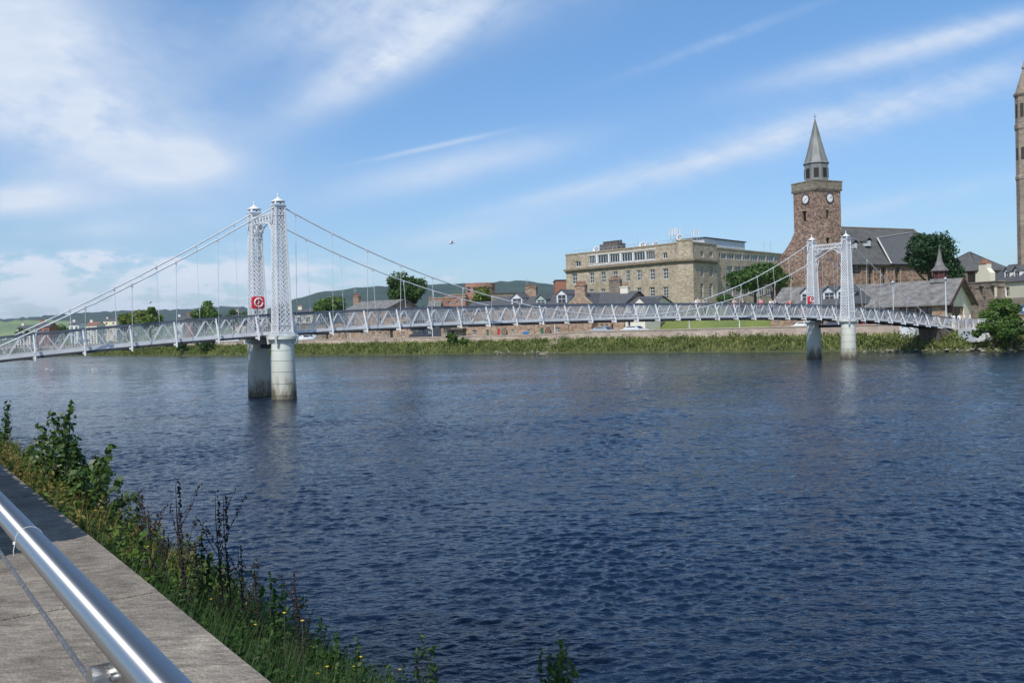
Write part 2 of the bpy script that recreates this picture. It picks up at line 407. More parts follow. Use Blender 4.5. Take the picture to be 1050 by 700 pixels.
def river_surface(m):
    """the river as a real rippled surface near the bridge, continued by a flat sheet far away"""
    wr = np.random.default_rng(11)
    r = np.exp(np.arange(math.log(5.0), math.log(260), .002)); a = np.arange(R(-52), R(47), .002)
    A, Rr = np.meshgrid(a, r); X = np.sin(A) * Rr; Y = np.cos(A) * Rr; cell = Rr * .002
    wx = X + .9 * np.sin(Y * .21 + 1.3) + .35 * np.sin(X * .5 + Y * .37); wy = Y + .8 * np.sin(X * .17 + .4) + .3 * np.sin(Y * .61 - X * .33 + 2)
    def pat(kx, ky, ph): return .5 + .5 * np.sin(X * kx + Y * ky + ph + 1.5 * np.sin(X * ky * 1.7 - Y * kx * 2.1 + ph))
    g1 = .7 + .6 * pat(.06, .13, 0) * pat(-.11, .21, 2.); g2 = .68 + .6 * pat(.21, .33, 1.) * pat(-.05, .27, 4.)
    H = np.zeros_like(X)
    lam = np.concatenate([np.exp(np.linspace(math.log(.085), math.log(.8), 68)), np.exp(np.linspace(math.log(1.0), math.log(6.0), 10))])
    for i, l in enumerate(lam):
        th = R(98) + wr.normal() * R(34)      # mostly running across the river towards the viewer's bank
        k = 2 * math.pi / l; slope = .030 * (1.0 if l < .35 else .72 if l < .55 else .5 if l < .9 else .2); amp = slope / k * 1.4
        ph = k * (wx * math.cos(th) + wy * math.sin(th)) + wr.uniform(0, 6.28)
        fade = np.clip((l / cell - 2.2) / 2.0, 0, 1)
        sn = np.sin(ph); shp = ((sn + 1) * .5) ** 1.7 * 2 - .85
        H += amp * shp * fade * (g2 if l < 1.2 else g1)
    nr, na = X.shape; V = np.stack([X, Y, H], 2).reshape(-1, 3)
    idx = (np.arange(nr - 1)[:, None] * na + np.arange(na - 1)[None, :]).ravel(); F_ = np.stack([idx, idx + 1, idx + na + 1, idx + na], 1).astype(np.int32)
    me = bpy.data.meshes.new('river'); me.vertices.add(len(V)); me.vertices.foreach_set('co', V.astype(np.float32).ravel()); n = len(F_)
    me.loops.add(4 * n); me.loops.foreach_set('vertex_index', F_.ravel()); me.polygons.add(n); me.polygons.foreach_set('loop_start', np.arange(0, 4 * n, 4, dtype=np.int32)); me.polygons.foreach_set('loop_total', np.full(n, 4, np.int32))
    me.polygons.foreach_set('use_smooth', np.ones(n, bool)); me.materials.append(m); me.update(calc_edges=True)
    o = bpy.data.objects.new('river', me); COL.objects.link(o); return o
WATER = water_mat()
tag(river_surface(WATER), 'dark blue rippled river', None, kind='structure')
mb = MB(); mb.quad((-6000, -300, -.25), (3000, -300, -.25), (3000, 9000, -.25), (-6000, 9000, -.25))
tag(mb.build('distant_water', WATER), 'river water beyond the bridge', None, kind='structure')

# far bank: polyline of the water's edge, left (downstream) to right
Wp = [(-1500, 1900), (-700, 980), (-330, 520), (-175, 315), (-130, 262), (-96.7, 226.5), (-70, 200.5), (-41.4, 174.5), (-17.5, 157), (0, 147.3), (18.7, 132.6), (32.2, 121), (41.8, 112.5), (50.9, 103.6), (56, 99.2), (85, 71), (160, 0), (420, -260)]
Wp = [Vector(p) for p in Wp]
def dense(pts, step=3.):
    out = []
    for a, b in zip(pts, pts[1:]):
        L_ = (b - a).length; k = max(1, min(60, int(L_ / step)))
        for i in range(k): out.append(a.lerp(b, i / k))
    out.append(pts[-1]); return out
Wd = dense(Wp)
for _ in range(3): Wd = [Wd[0]] + [(Wd[i - 1] + Wd[i] * 2 + Wd[i + 1]) / 4 for i in range(1, len(Wd) - 1)] + [Wd[-1]]
Wn = []
for i in range(len(Wd)):
    d = (Wd[min(i + 1, len(Wd) - 1)] - Wd[max(i - 1, 0)]).normalized(); Wn.append(Vector((-d.y, d.x)) * (1 if True else -1))
if Wn[len(Wn) // 2].y < 0: Wn = [-n_ for n_ in Wn]
def off(i, w): return Wd[i] + Wn[i] * w
def bank_coord(x, y):
    """distance inland from the water's edge and the index of the nearest edge point"""
    p = Vector((x, y)); j = min(range(len(Wd)), key=lambda k: (Wd[k] - p).length_squared); return (p - Wd[j]).dot(Wn[j]), j
def sst(a, b, x): t = min(1, max(0, (x - a) / (b - a))); return t * t * (3 - 2 * t)
def wall_top(x): return 3.0 + .3 * sst(3, 12, x)
STREET = 2.35
def land_h(x, y, w):
    z = STREET
    k = sst(10, 24, x) * (1 - sst(95, 130, x))
    st0 = 15 + 12 * sst(40, 48, x) + 14 * sst(54, 60, x)
    z += k * 4.3 * sst(st0, st0 + 17, w)
    z += 1.2 * sst(60, 260, w) * (1 - k)
    return z
def land_z(x, y): return land_h(x, y, bank_coord(x, y)[0])
GRASSG = mat('grass_ground', (.075, .085, .03), .95, col2=(.04, .05, .018), scale=.5, bump=.3, bscale=8)
LAWN = mat('mown_lawn', (.17, .20, .05), .95, col2=(.11, .15, .035), scale=.25, bump=.3, bscale=10)
ASPH = mat('asphalt', (.055, .055, .057), .9, var=.15, scale=1)
PAVE = mat('pavement', (.28, .26, .24), .9, var=.12, scale=2)
def strip(name, offs, zf, m, i0=0, i1=None, kind='structure', label=None):
    mb = MB(); i1 = i1 or len(Wd); rows = []
    for i in range(i0, i1):
        rows.append([(*off(i, w), zf(off(i, w).x, off(i, w).y, w)) for w in offs])
    vs = [v for r_ in rows for v in r_]; n = len(offs); fs = []
    for i in range(len(rows) - 1):
        for j in range(n - 1): a = i * n + j; fs.append((a, a + n, a + n + 1, a + 1))
    mb.add(vs, fs, True); return tag(mb.build(name, m), label, None, kind=kind)
strip('far_land', [6.0, 7, 10, 14, 17, 20, 23, 26, 29, 32, 36, 40, 46, 55, 70, 100, 160, 260, 500, 1200, 4000], land_h, LAWN, label='grassy land and lawns behind the far river wall')
strip('riverside_road', [8.3, 13.6], lambda x, y, w: STREET + .012, ASPH, label='asphalt road along the far bank')
strip('far_pavement', [5.3, 8.25], lambda x, y, w: STREET + .12, PAVE, label='pavement behind the far river wall')
def slope_z(x, y, w): return [-.6, .05, .5, 1.2, 1.75, 1.9][[-1.5, 0, .6, 2.2, 3.8, 4.7].index(w)]
strip('far_bank_slope', [-1.5, 0, .6, 2.2, 3.8, 4.7], slope_z, GRASSG, label='overgrown slope of the far river bank')

# ------------------------------------------------------------------ near bank and promenade
E1 = Vector((-.578306, .81582)); Q1 = Vector((.81582, .578306))
def nb(s, q, z): p = E1 * s + Q1 * q; return Vector((p.x, p.y, z))
GZ = EYE - 1.55
def conc_mat():
    m = mat('weathered_concrete', (.33, .285, .23), .92, col2=(.18, .155, .125), scale=2.2, bump=.45, bscale=60, zs=1, detail=10)
    nt = m.node_tree; N = nt.nodes; L = nt.links; b = N['Principled BSDF']
    # fine pitting and lichen speckle over the slow stains; streaks run along the slab
    tc = N.new('ShaderNodeTexCoord'); mp = N.new('ShaderNodeMapping'); mp.inputs['Rotation'].default_value = (0, 0, R(-35)); mp.inputs['Scale'].default_value = (3.5, 9, 1)
    L.new(tc.outputs['Object'], mp.inputs[0])
    n = N.new('ShaderNodeTexNoise'); n.inputs['Scale'].default_value = 2.2; n.inputs['Detail'].default_value = 10; n.inputs['Roughness'].default_value = .72; L.new(mp.outputs[0], n.inputs['Vector'])
    n2 = N.new('ShaderNodeTexNoise'); n2.inputs['Scale'].default_value = 90; n2.inputs['Detail'].default_value = 4; n2.inputs['Roughness'].default_value = .7; L.new(tc.outputs['Object'], n2.inputs['Vector'])
    mr = N.new('ShaderNodeMapRange'); mr.inputs[1].default_value = .3; mr.inputs[2].default_value = .7; mr.inputs[3].default_value = .42; mr.inputs[4].default_value = 1.36; L.new(n.outputs[0], mr.inputs[0])
    mr2 = N.new('ShaderNodeMapRange'); mr2.inputs[1].default_value = .35; mr2.inputs[2].default_value = .65; mr2.inputs[3].default_value = .8; mr2.inputs[4].default_value = 1.15; L.new(n2.outputs[0], mr2.inputs[0])
    mm = N.new('ShaderNodeMath'); mm.operation = 'MULTIPLY'; L.new(mr.outputs[0], mm.inputs[0]); L.new(mr2.outputs[0], mm.inputs[1])
    old = b.inputs['Base Color'].links[0].from_socket
    sc = N.new('ShaderNodeVectorMath'); sc.operation = 'SCALE'; L.new(old, sc.inputs[0]); L.new(mm.outputs[0], sc.inputs['Scale']); L.new(sc.outputs[0], b.inputs['Base Color'])
    return m
CONC = conc_mat()
mb = MB()
# coping slabs, each a separate bevelled casting with an open joint
sj = [-9.97 + 2.27 * k for k in range(0, 60)]
for k, a in enumerate(sj):
    s0, s1 = a + .021, a + 2.27 - .021; q0, q1 = -1.6, 1.48; dz = random.uniform(-.003, .003); bv = .012
    top = [nb(s0 + bv, q0 + bv, GZ + dz), nb(s0 + bv, q1 - bv, GZ + dz), nb(s1 - bv, q1 - bv, GZ + dz), nb(s1 - bv, q0 + bv, GZ + dz)]
    md = [nb(s0, q0, GZ + dz - bv), nb(s0, q1, GZ + dz - bv), nb(s1, q1, GZ + dz - bv), nb(s1, q0, GZ + dz - bv)]
    bt = [nb(s0, q0, GZ - .22), nb(s0, q1, GZ - .22), nb(s1, q1, GZ - .22), nb(s1, q0, GZ - .22)]
    vs = top + md + bt
    fs = [(3, 2, 1, 0), (8, 9, 10, 11)] + [(i, (i + 1) % 4, (i + 1) % 4 + 4, i + 4) for i in range(4)] + [(i + 4, (i + 1) % 4 + 4, (i + 1) % 4 + 8, i + 8) for i in range(4)]
    mb.add(vs, fs)
tag(mb.build('promenade', CONC, fixn=True), 'weathered concrete slab edge of the near promenade', None, kind='structure')
mb = MB(); a, b_, c, d = nb(-60, 1.42, 0), nb(160, 1.42, 0), nb(160, -1.7, 0), nb(-60, -1.7, 0)
mb.prism([a, b_, c, d], -1, GZ - .221)
mb.build('retaining_wall', mat('dark_concrete', (.07, .065, .055), .95, var=.3, scale=2), fixn=True)  # coloured dark so the open slab joints above read dark
tag(bpy.data.objects['retaining_wall'], 'grey retaining wall under the near promenade edge', 'wall')
mb = MB(); mb.quad(nb(-200, -1.7, GZ - .02), nb(-200, -900, GZ - .02), nb(1500, -900, GZ - .02), nb(1500, -1.7, GZ - .02))
tag(mb.build('near_street', PAVE, fixn=True), 'paved street behind the promenade', None, kind='structure')
# sloping earth under the plants
SOIL = mat('bank_soil', (.07, .065, .03), .95, col2=(.035, .04, .018), scale=2, bump=.6)
def nbz(q): return 1.75 - (q - 1.4) * .60 if q < 4.2 else .07 - (q - 4.2) * .5
mb = MB(); qs = [1.4, 2.0, 2.6, 3.2, 3.8, 4.2, 5.0, 6.5]; ss = [i * 1.0 - 10 for i in range(170)]
vs = [nb(s, q, nbz(q) + .12 * math.sin(s * 1.7 + q * 2) * math.cos(s * .6)) for s in ss for q in qs]; n_ = len(qs)
mb.add(vs, [(i * n_ + j, i * n_ + j + 1, (i + 1) * n_ + j + 1, (i + 1) * n_ + j) for i in range(len(ss) - 1) for j in range(n_ - 1)], True)
tag(mb.build('near_bank_earth', SOIL), 'earth slope at the foot of the near wall', None, kind='structure')

# ------------------------------------------------------------------ hills
def hills(name, prof, Y0, m, label, depth=900, zbase=0.):
    """prof: (px, py) of the skyline; a ridge of real height at distance Y0 with a slope towards us and away"""
    pts = []
    xs = np.linspace(prof[0][0], prof[-1][0], 160)
    ys = np.interp(xs, [p[0] for p in prof], [p[1] for p in prof])
    ys = np.convolve(np.pad(ys, 4, 'edge'), np.ones(9) / 9, 'valid')
    mb = MB(); rows = []
    for x, y in zip(xs, ys):
        p = at(x, y, Y0); z = p.z + rng.uniform(-1, 1) * Y0 / 949 * .5
        row = []
        for k, (f_, g) in enumerate([(-.45, .0), (-.3, .35), (-.15, .78), (-.05, .95), (0, 1), (.1, .85), (.4, .2)]):
            sc = (Y0 + f_ * depth) / Y0
            row.append((p.x * sc, p.y * sc, zbase + (z - zbase) * g + (rng.uniform(-1, 1) * Y0 / 949 * .6 if 0 < k < 5 else 0)))
        rows.append(row)
    n = 7; vs = [v for r_ in rows for v in r_]
    mb.add(vs, [(i * n + j, (i + 1) * n + j, (i + 1) * n + j + 1, i * n + j + 1) for i in range(len(rows) - 1) for j in range(n - 1)], True)
    return tag(mb.build(name, m), label, None, kind='structure')
HILLF = mat('forest_hill', (.040, .068, .045), .95, col2=(.018, .038, .030), scale=.012, bump=1.0, bscale=.05, detail=10)
HILLF.node_tree.nodes['Bump'].inputs['Distance'].default_value = 6
HILLP = mat('pasture', (.20, .25, .10), .95, col2=(.10, .16, .06), scale=.006, detail=3)
hills('forest_ridge', [(-260, 333), (-60, 330), (0, 327), (35, 325), (60, 322), (120, 318.5), (190, 317), (215, 315), (240, 313.5), (262, 316), (290, 318), (340, 322)], 3400, HILLF, 'long wooded ridge on the left horizon', 1600)
hills('pasture_slope', [(-260, 340), (-60, 334), (0, 330), (40, 327.5), (70, 329), (100, 333), (170, 334), (280, 336)], 2500, HILLP, 'pale green fields below the wooded ridge', 1500)
hills('wooded_hill', [(255, 326), (280, 315), (300, 305), (318, 300), (345, 297), (380, 293.5), (430, 291.5), (480, 290.5), (520, 288.5), (548, 286.8), (562, 288.5), (578, 294), (600, 300), (640, 306), (760, 312), (1100, 318), (1500, 330)], 2600, HILLF, 'dark wooded hill behind the town', 1500)

# ================================================================== BRIDGE
AX = Vector((math.cos(R(36.4032)), math.sin(R(36.4032)))); NX = Vector((AX.y, -AX.x)); BO = Vector((-14.574, 58.828))
def br(t, o, z): p = BO + AX * t + NX * o; return Vector((p.x, p.y, z))
SPAN, SEP = 61., 4.113
_s = [0, 8, 16, 24, 29.4, 33.2, 40.2, 43.3, 46.2, 51.5, 54.5]; _z = [5.9, 5.88, 5.8, 5.68, 5.5, 5.31, 4.9, 4.67, 4.4, 3.95, 3.72]
_pc = np.polyfit(_s + [-x for x in _s], _z + _z, 8)
def ztop(t): s = abs(t - 30.5); return float(np.polyval(_pc, min(s, 54.5)))
def zbot(t): s = abs(t - 30.5); return ztop(t) - (1.34 - .10 * sst(28, 50, s))
TN, TF = -.90, -SEP + .90
bridge = thing('suspension_footbridge', br(30.5, -SEP / 2, 0), 'long white iron suspension footbridge with lattice towers crossing the river', 'bridge')
PITCHB = 2.54; ts = [1.14 - PITCHB * 9 + PITCHB * k for k in range(0, 43)]   # panel points
ts = [t for t in ts if -22 < t < 83]
def bpart(mb, name, m=None, par=bridge, **k): return mb.build(name, m, par, **k)
# piers
def pier_mat():
    m = bpy.data.materials.new('pier_paint'); m.use_nodes = True; nt = m.node_tree; N = nt.nodes; L = nt.links; b = N['Principled BSDF']; b.inputs['Roughness'].default_value = .75
    g = N.new('ShaderNodeNewGeometry'); sp = N.new('ShaderNodeSeparateXYZ'); L.new(g.outputs['Position'], sp.inputs[0])
    n = N.new('ShaderNodeTexNoise'); n.inputs['Scale'].default_value = 2.2; n.inputs['Detail'].default_value = 8; n.inputs['Roughness'].default_value = .7
    mp = N.new('ShaderNodeMapping'); mp.inputs['Scale'].default_value = (1, 1, .35); L.new(g.outputs['Position'], mp.inputs[0]); L.new(mp.outputs[0], n.inputs['Vector'])
    a = N.new('ShaderNodeMath'); a.operation = 'MULTIPLY_ADD'; L.new(n.outputs[0], a.inputs[0]); a.inputs[1].default_value = 3.4; L.new(sp.outputs[2], a.inputs[2])
    r = N.new('ShaderNodeValToRGB'); e = r.color_ramp.elements
    mr = N.new('ShaderNodeMapRange'); mr.inputs[1].default_value = 1.1; mr.inputs[2].default_value = 6.6; L.new(a.outputs[0], mr.inputs[0])
    e[0].position = 0; e[0].color = (.06, .055, .04, 1); e[1].position = 1; e[1].color = (.60, .62, .55, 1)
    for p, c in ((.14, (.12, .10, .07)), (.24, (.30, .28, .21)), (.34, (.50, .51, .44)), (.7, (.62, .64, .57))):
        x = e.new(p); x.color = (*c, 1)
    L.new(mr.outputs[0], r.inputs[0]); L.new(r.outputs[0], b.inputs['Base Color'])
    bp = N.new('ShaderNodeBump'); bp.inputs['Strength'].default_value = .3; bp.inputs['Distance'].default_value = .05; L.new(n.outputs[0], bp.inputs['Height']); L.new(bp.outputs[0], b.inputs['Normal'])
    return m
PIERM = pier_mat()
for T in (0., SPAN):
    for o in (0., -SEP):
        c = br(T, o, 0); mb = MB()
        prof = [(.80, -2)]
        for z in (.2, .95, 1.7, 2.4, 3.05):
            r0 = .79 - z * .025; prof += [(r0, z), (r0 - .03, z + .004), (r0 - .03, z + .045), (r0 - .001, z + .05)]
        prof += [(.70, 3.5), (.74, 3.6), (.86, 3.78), (.92, 3.80), (.92, 3.96), (.6, 3.97)]
        mb.lathe(c, prof, 40, False); mb2 = mb
        bpart(mb2, 'pier', PIERM)
        mb = MB(); a0 = math.atan2(AX.y, AX.x)
        mb.box(c + Vector((0, 0, 4.02)), 1.5, 1.5, .10, a0); mb.box(c + Vector((0, 0, 4.13)), 1.22, 1.22, .12, a0)
        for sx in (-1, 1):
            for sy in (-1, 1): mb.bar(br(T + sx * .68, o + sy * .6, 3.5), br(T + sx * .72, o + sy * .68, 3.98), .12)
        bpart(mb, 'base_plate', WHITE2)
        # lattice column
        col = MB(); z0, z1 = 4.19, 12.15; w0, w1 = .98, .58
        def cn(i, z):
            w = w0 + (w1 - w0) * ((z - z0) / (z1 - z0)) ** .85; sx, sy = ((-1, -1), (1, -1), (1, 1), (-1, 1))[i % 4]; return br(T + sx * w / 2, o + sy * w / 2, z)
        zs_ = np.linspace(z0, z1, 9)
        for i in range(4):
            for a, b2 in zip(zs_, zs_[1:]): col.bar(cn(i, a), cn(i, b2), .10, .10, (AX.x, AX.y, 0))
        for i in range(4):
            for z in (z0 + .05, z0 + .5, z1 - .05, z1 - .5): col.bar(cn(i, z), cn(i + 1, z), .09, .04)
        tw = bpart(col, 'tower_column', WHITE)
        lat = MB(); p = .29; nlev = int((z1 - z0) / p)
        for i in range(4):
            A_, B_ = (lambda z, i=i: cn(i, z)), (lambda z, i=i: cn(i + 1, z))
            def pt(u, z): return A_(z).lerp(B_(z), u)
            for k in range(-3, nlev):
                za, zb = z0 + k * p, z0 + (k + 3) * p
                for u0, u1 in ((0, 1), (1, 0)):
                    lo, hi = max(za, z0), min(zb, z1)
                    if hi - lo < .1: continue
                    ua = u0 + (u1 - u0) * (lo - za) / (zb - za); ub = u0 + (u1 - u0) * (hi - za) / (zb - za)
                    lat.bar(pt(ua, lo), pt(ub, hi), .05, .02, (NX.x, NX.y, 0) if i % 2 == 0 else (AX.x, AX.y, 0))
        bpart(lat, 'lattice', WHITE, tw)
        cap = MB(); a0 = math.atan2(AX.y, AX.x)
        cap.box(c + Vector((0, 0, 12.2)), .72, .72, .10, a0); cap.box(c + Vector((0, 0, 12.28)), .80, .80, .06, a0)
        for sx in (-1, 1):
            for sy in (-1, 1): cap.bar(br(T + sx * .27, o + sy * .27, 12.3), br(T + sx * .27, o + sy * .27, 12.52), .09)
        cap.lathe(c + Vector((0, 0, 12.5)), [(.44, 0), (.45, .04), (.31, .11), (.17, .20), (.07, .30), (.03, .35), (.065, .40), (.065, .45), (.018, .49), (.012, .64)], 16)
        bpart(cap, 'finial_cap', WHITE)
    # arched brace between the pair of columns
    arch = MB()
    for dt in (-.22, .22):
        arch.bar(br(T + dt, -.30, 11.85), br(T + dt, -SEP + .30, 11.85), .08, .10)
        arch.bar(br(T + dt, -.30, 11.45), br(T + dt, -SEP + .30, 11.45), .07, .06)
        N_ = 14
        for k in range(N_):
            o0 = -.3 + (-SEP + .6) * k / N_; o1 = -.3 + (-SEP + .6) * (k + 1) / N_
            arch.bar(br(T + dt, o0, 11.45 if k % 2 else 11.85), br(T + dt, o1, 11.85 if k % 2 else 11.45), .045, .03)
        ac = [(-.34 - (SEP - .68) * k / 16, 10.5 + .9 * math.sin(math.pi * k / 16) ** .6) for k in range(17)]
        for (a, za), (b2, zb) in zip(ac, ac[1:]): arch.bar(br(T + dt, a, za), br(T + dt, b2, zb), .06, .06)
        for sgn, oc in ((1, -.72), (-1, -SEP + .72)):
            for rr in (.16, .27):
                ring = [br(T + dt, oc + rr * math.cos(q), 11.08 + rr * math.sin(q)) for q in np.linspace(0, 2 * math.pi, 15)]
                arch.tube(ring, .025, 5, False)
            sc = [br(T + dt, -SEP / 2 + sgn * (1.55 - .12 * math.sin(q)), 10.6 - q * .35) for q in np.linspace(0, 3, 10)]
            arch.tube(sc, .03, 5)
    bpart(arch, 'arch_brace', WHITE)
    mb = MB(); mb.tube([br(T, -.6, 3.35), br(T, -SEP + .6, 3.35)], .14, 10); bpart(mb, 'pier_strut', DARKM)
# deck
tt = np.arange(-22.5, 83.6, 1.27)
mb = MB()
for a, b2 in zip(tt, tt[1:]):
    za, zb = zbot(a) + .16, zbot(b2) + .16
    mb.add([br(a, TN - .06, za), br(a, TF + .06, za), br(b2, TF + .06, zb), br(b2, TN - .06, zb), br(a, TN - .06, za - .10), br(a, TF + .06, za - .10), br(b2, TF + .06, zb - .10), br(b2, TN - .06, zb - .10)],
           [(0, 1, 2, 3), (7, 6, 5, 4), (0, 3, 7, 4), (1, 5, 6, 2)])
bpart(mb, 'deck', mat('deck_planks', (.17, .16, .15), .9, var=.15, scale=4))
for o, nm in ((TN, 'near'), (TF, 'far')):
    b1 = MB(); b2_ = MB(); b3 = MB()
    for a, b2 in zip(tt, tt[1:]):
        b1.bar(br(a, o, zbot(a) + .09), br(b2, o, zbot(b2) + .09), .10, .20)
        b2_.bar(br(a, o, ztop(a) - .06), br(b2, o, ztop(b2) - .06), .13, .13)
        b3.bar(br(a, o, zbot(a) - .085), br(b2, o, zbot(b2) - .085), .16, .14)
    bpart(b1, 'bottom_chord', WHITE); bpart(b2_, 'handrail', DARKRAIL); bpart(b3, 'edge_beam', DARKM)
def clamp_t(t): return max(-22.5, min(83.3, t))
for o in (TN, TF):
    for t in ts:
        t2 = t + PITCHB
        if t2 > 83.2: continue
        mb = MB(); q = PITCHB / 4
        for k in range(4):
            a, b2 = t + q * k, t + q * (k + 1)
            if k % 2 == 0: mb.bar(br(a, o, zbot(a) + .14), br(b2, o, ztop(b2) - .12), .075, .03, (NX.x, NX.y, 0)) if False else mb.bar(br(a, o + .02, zbot(a) + .14), br(b2, o + .02, ztop(b2) - .12), .04, .085)
            else: mb.bar(br(a, o + .02, ztop(a) - .12), br(b2, o + .02, zbot(b2) + .14), .04, .045)
        pn = bpart(mb, 'truss_panel', WHITE)
        mesh = MB(); o2 = o - .05 if o == TN else o + .05
        for k in range(17):
            u = t + PITCHB * (k + .5) / 17; mesh.bar(br(u, o2, zbot(u) + .2), br(u, o2, ztop(u) - .13), .030, .012)
        for k in range(8):
            dz = .26 + k * .125; mesh.bar(br(t, o2, zbot(t) + dz), br(t2, o2, zbot(t2) + dz), .012, .022)
        bpart(mesh, 'infill_mesh', STEELG, pn)
# cross beams with raking stanchions, main cables, hangers
CB = {0: (-.35, 0.), 1: (-SEP + .35, -SEP)}
Z0C, ZT = 4.85, 12.33
def cable_z(t):
    if 0 <= t <= SPAN: return Z0C + (ZT - Z0C) * ((t - 30.5) / 30.5) ** 2
    s = -t if t < 0 else t - SPAN
    return ZT - .615 * s + .0052 * s * s
cblend = 20.5
for side in (0, 1):
    ob, oc = CB[side]; tr = TN if side == 0 else TF
    main = []; 
    for t in np.arange(-20.3, 81.5, .9): main.append(br(t, oc, cable_z(t)))
    mb = MB(); 
    L1 = [br(t, oc, cable_z(t)) for t in list(np.arange(-20.0, 0, 1.)) + [0.]]
    L2 = [br(t, oc, cable_z(t)) for t in np.linspace(0, SPAN, 60)]
    L3 = [br(t, oc, cable_z(t)) for t in [SPAN] + list(np.arange(SPAN + 1, SPAN + 20.2, 1.))]
    for L_ in (L1, L2, L3): mb.tube(L_, .042, 8)
    bpart(mb, 'main_cable', WHITE2 if side == 0 else WHITE2)
    for t in ts:
        if t > 82: continue
        mb = MB(); zb = zbot(t)
        mb.bar(br(t, ob, zb - .16), br(t, tr + (0 if side == 0 else 0), zb - .12), .12, .12)
        mb.bar(br(t, ob, zb - .12), br(t, tr + (.05 if side == 0 else -.05), ztop(t) - .10), .115, .06, (AX.x, AX.y, 0))
        mb.bar(br(t, ob, zb - .28), br(t, ob, zb - .02), .09)
        bpart(mb, 'stanchion', WHITE)
        if -19 < t < 80 and abs(t) > .8 and abs(t - SPAN) > .8 and cable_z(t) > zb + .3:
            zc = cable_z(t); mb = MB()
            mb.tube([br(t, ob, zb - .1), br(t, oc, zc - .1)], .013 if zc > ztop(t) + 3 else .018, 5)
            mb.box(br(t, oc, zc - .03), .11, .11, .17, R(36.4)); mb.bar(br(t, oc, zc - .28), br(t, oc, zc - .1), .045)
            bpart(mb, 'hanger', WHITE2)
mb = MB()
for t in ts:
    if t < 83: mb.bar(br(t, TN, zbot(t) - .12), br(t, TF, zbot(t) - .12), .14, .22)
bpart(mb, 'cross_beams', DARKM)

# ================================================================== FAR RIVER WALL
def near_idx(px, w=5.0):
    best = None
    for i in range(len(Wd)):
        p = off(i, w); r = ray(px, 345); 
        if p.y < 20: continue
        e = abs(p.x / p.y - r.x / r.y)
        if best is None or e < best[0]: best = (e, i)
    return best[1]
mb = MB(); mc = MB()
i0, i1 = near_idx(-150), near_idx(1060) + 12
for i in range(i0, i1):
    a, b_ = off(i, 4.75), off(i + 1, 4.75); c, d = off(i + 1, 5.25), off(i, 5.25); z0, z1 = wall_top(a.x), wall_top(b_.x)
    for (p, q, zp, zq) in ((a, b_, z0, z1), (d, c, z0, z1)): mb.quad((p.x, p.y, .9), (q.x, q.y, .9), (q.x, q.y, zq - .14), (p.x, p.y, zp - .14))
    e1, e2, e3, e4 = off(i, 4.68), off(i + 1, 4.68), off(i + 1, 5.32), off(i, 5.32)
    mc.add([(*e1, z0 - .14), (*e2, z1 - .14), (*e3, z1 - .14), (*e4, z0 - .14), (*e1, z0), (*e2, z1), (*e3, z1), (*e4, z0)], [(4, 5, 6, 7), (0, 1, 5, 4), (2, 3, 7, 6), (3, 2, 1, 0)])
rw = thing('river_wall', (off(near_idx(500), 5).x, off(near_idx(500), 5).y, 1), 'long low pinkish stone wall along the far bank above the grass', 'wall')
mb.build('wall_face', PINK, rw); mc.build('coping', mat('coping_stone', (.42, .35, .28), .9, var=.15, scale=1), rw)
# buff concrete ledge running below the wall on the left part
strip('quay_ledge', [3.9, 4.74], lambda x, y, w: 1.98, mat('quay_stone', (.46, .38, .28), .9, var=.2, scale=.6), near_idx(290), near_idx(566), label='pale stone ledge at the foot of the far river wall')

# ================================================================== BUILDINGS
def wall_open(mb, pl, u0, u1, z0, z1, ops, depth=.18, o=0.):
    """wall on the plane pl with real openings (u0,u1,z0,z1) and their reveals"""
    us = sorted({u0, u1, *[x for q in ops for x in q[:2] if u0 < x < u1]}); zs = sorted({z0, z1, *[x for q in ops for x in q[2:4] if z0 < x < z1]})
    for a, b in zip(us, us[1:]):
        for c, d in zip(zs, zs[1:]):
            m_, n_ = (a + b) / 2, (c + d) / 2
            if any(q[0] < m_ < q[1] and q[2] < n_ < q[3] for q in ops): continue
            mb.quad(pl.P(a, c, o), pl.P(b, c, o), pl.P(b, d, o), pl.P(a, d, o))
    for a, b, c, d in ops:
        i = o - depth
        mb.quad(pl.P(a, c, o), pl.P(b, c, o), pl.P(b, c, i), pl.P(a, c, i)); mb.quad(pl.P(a, d, i), pl.P(b, d, i), pl.P(b, d, o), pl.P(a, d, o))
        mb.quad(pl.P(a, c, o), pl.P(a, c, i), pl.P(a, d, i), pl.P(a, d, o)); mb.quad(pl.P(b, c, i), pl.P(b, c, o), pl.P(b, d, o), pl.P(b, d, i))
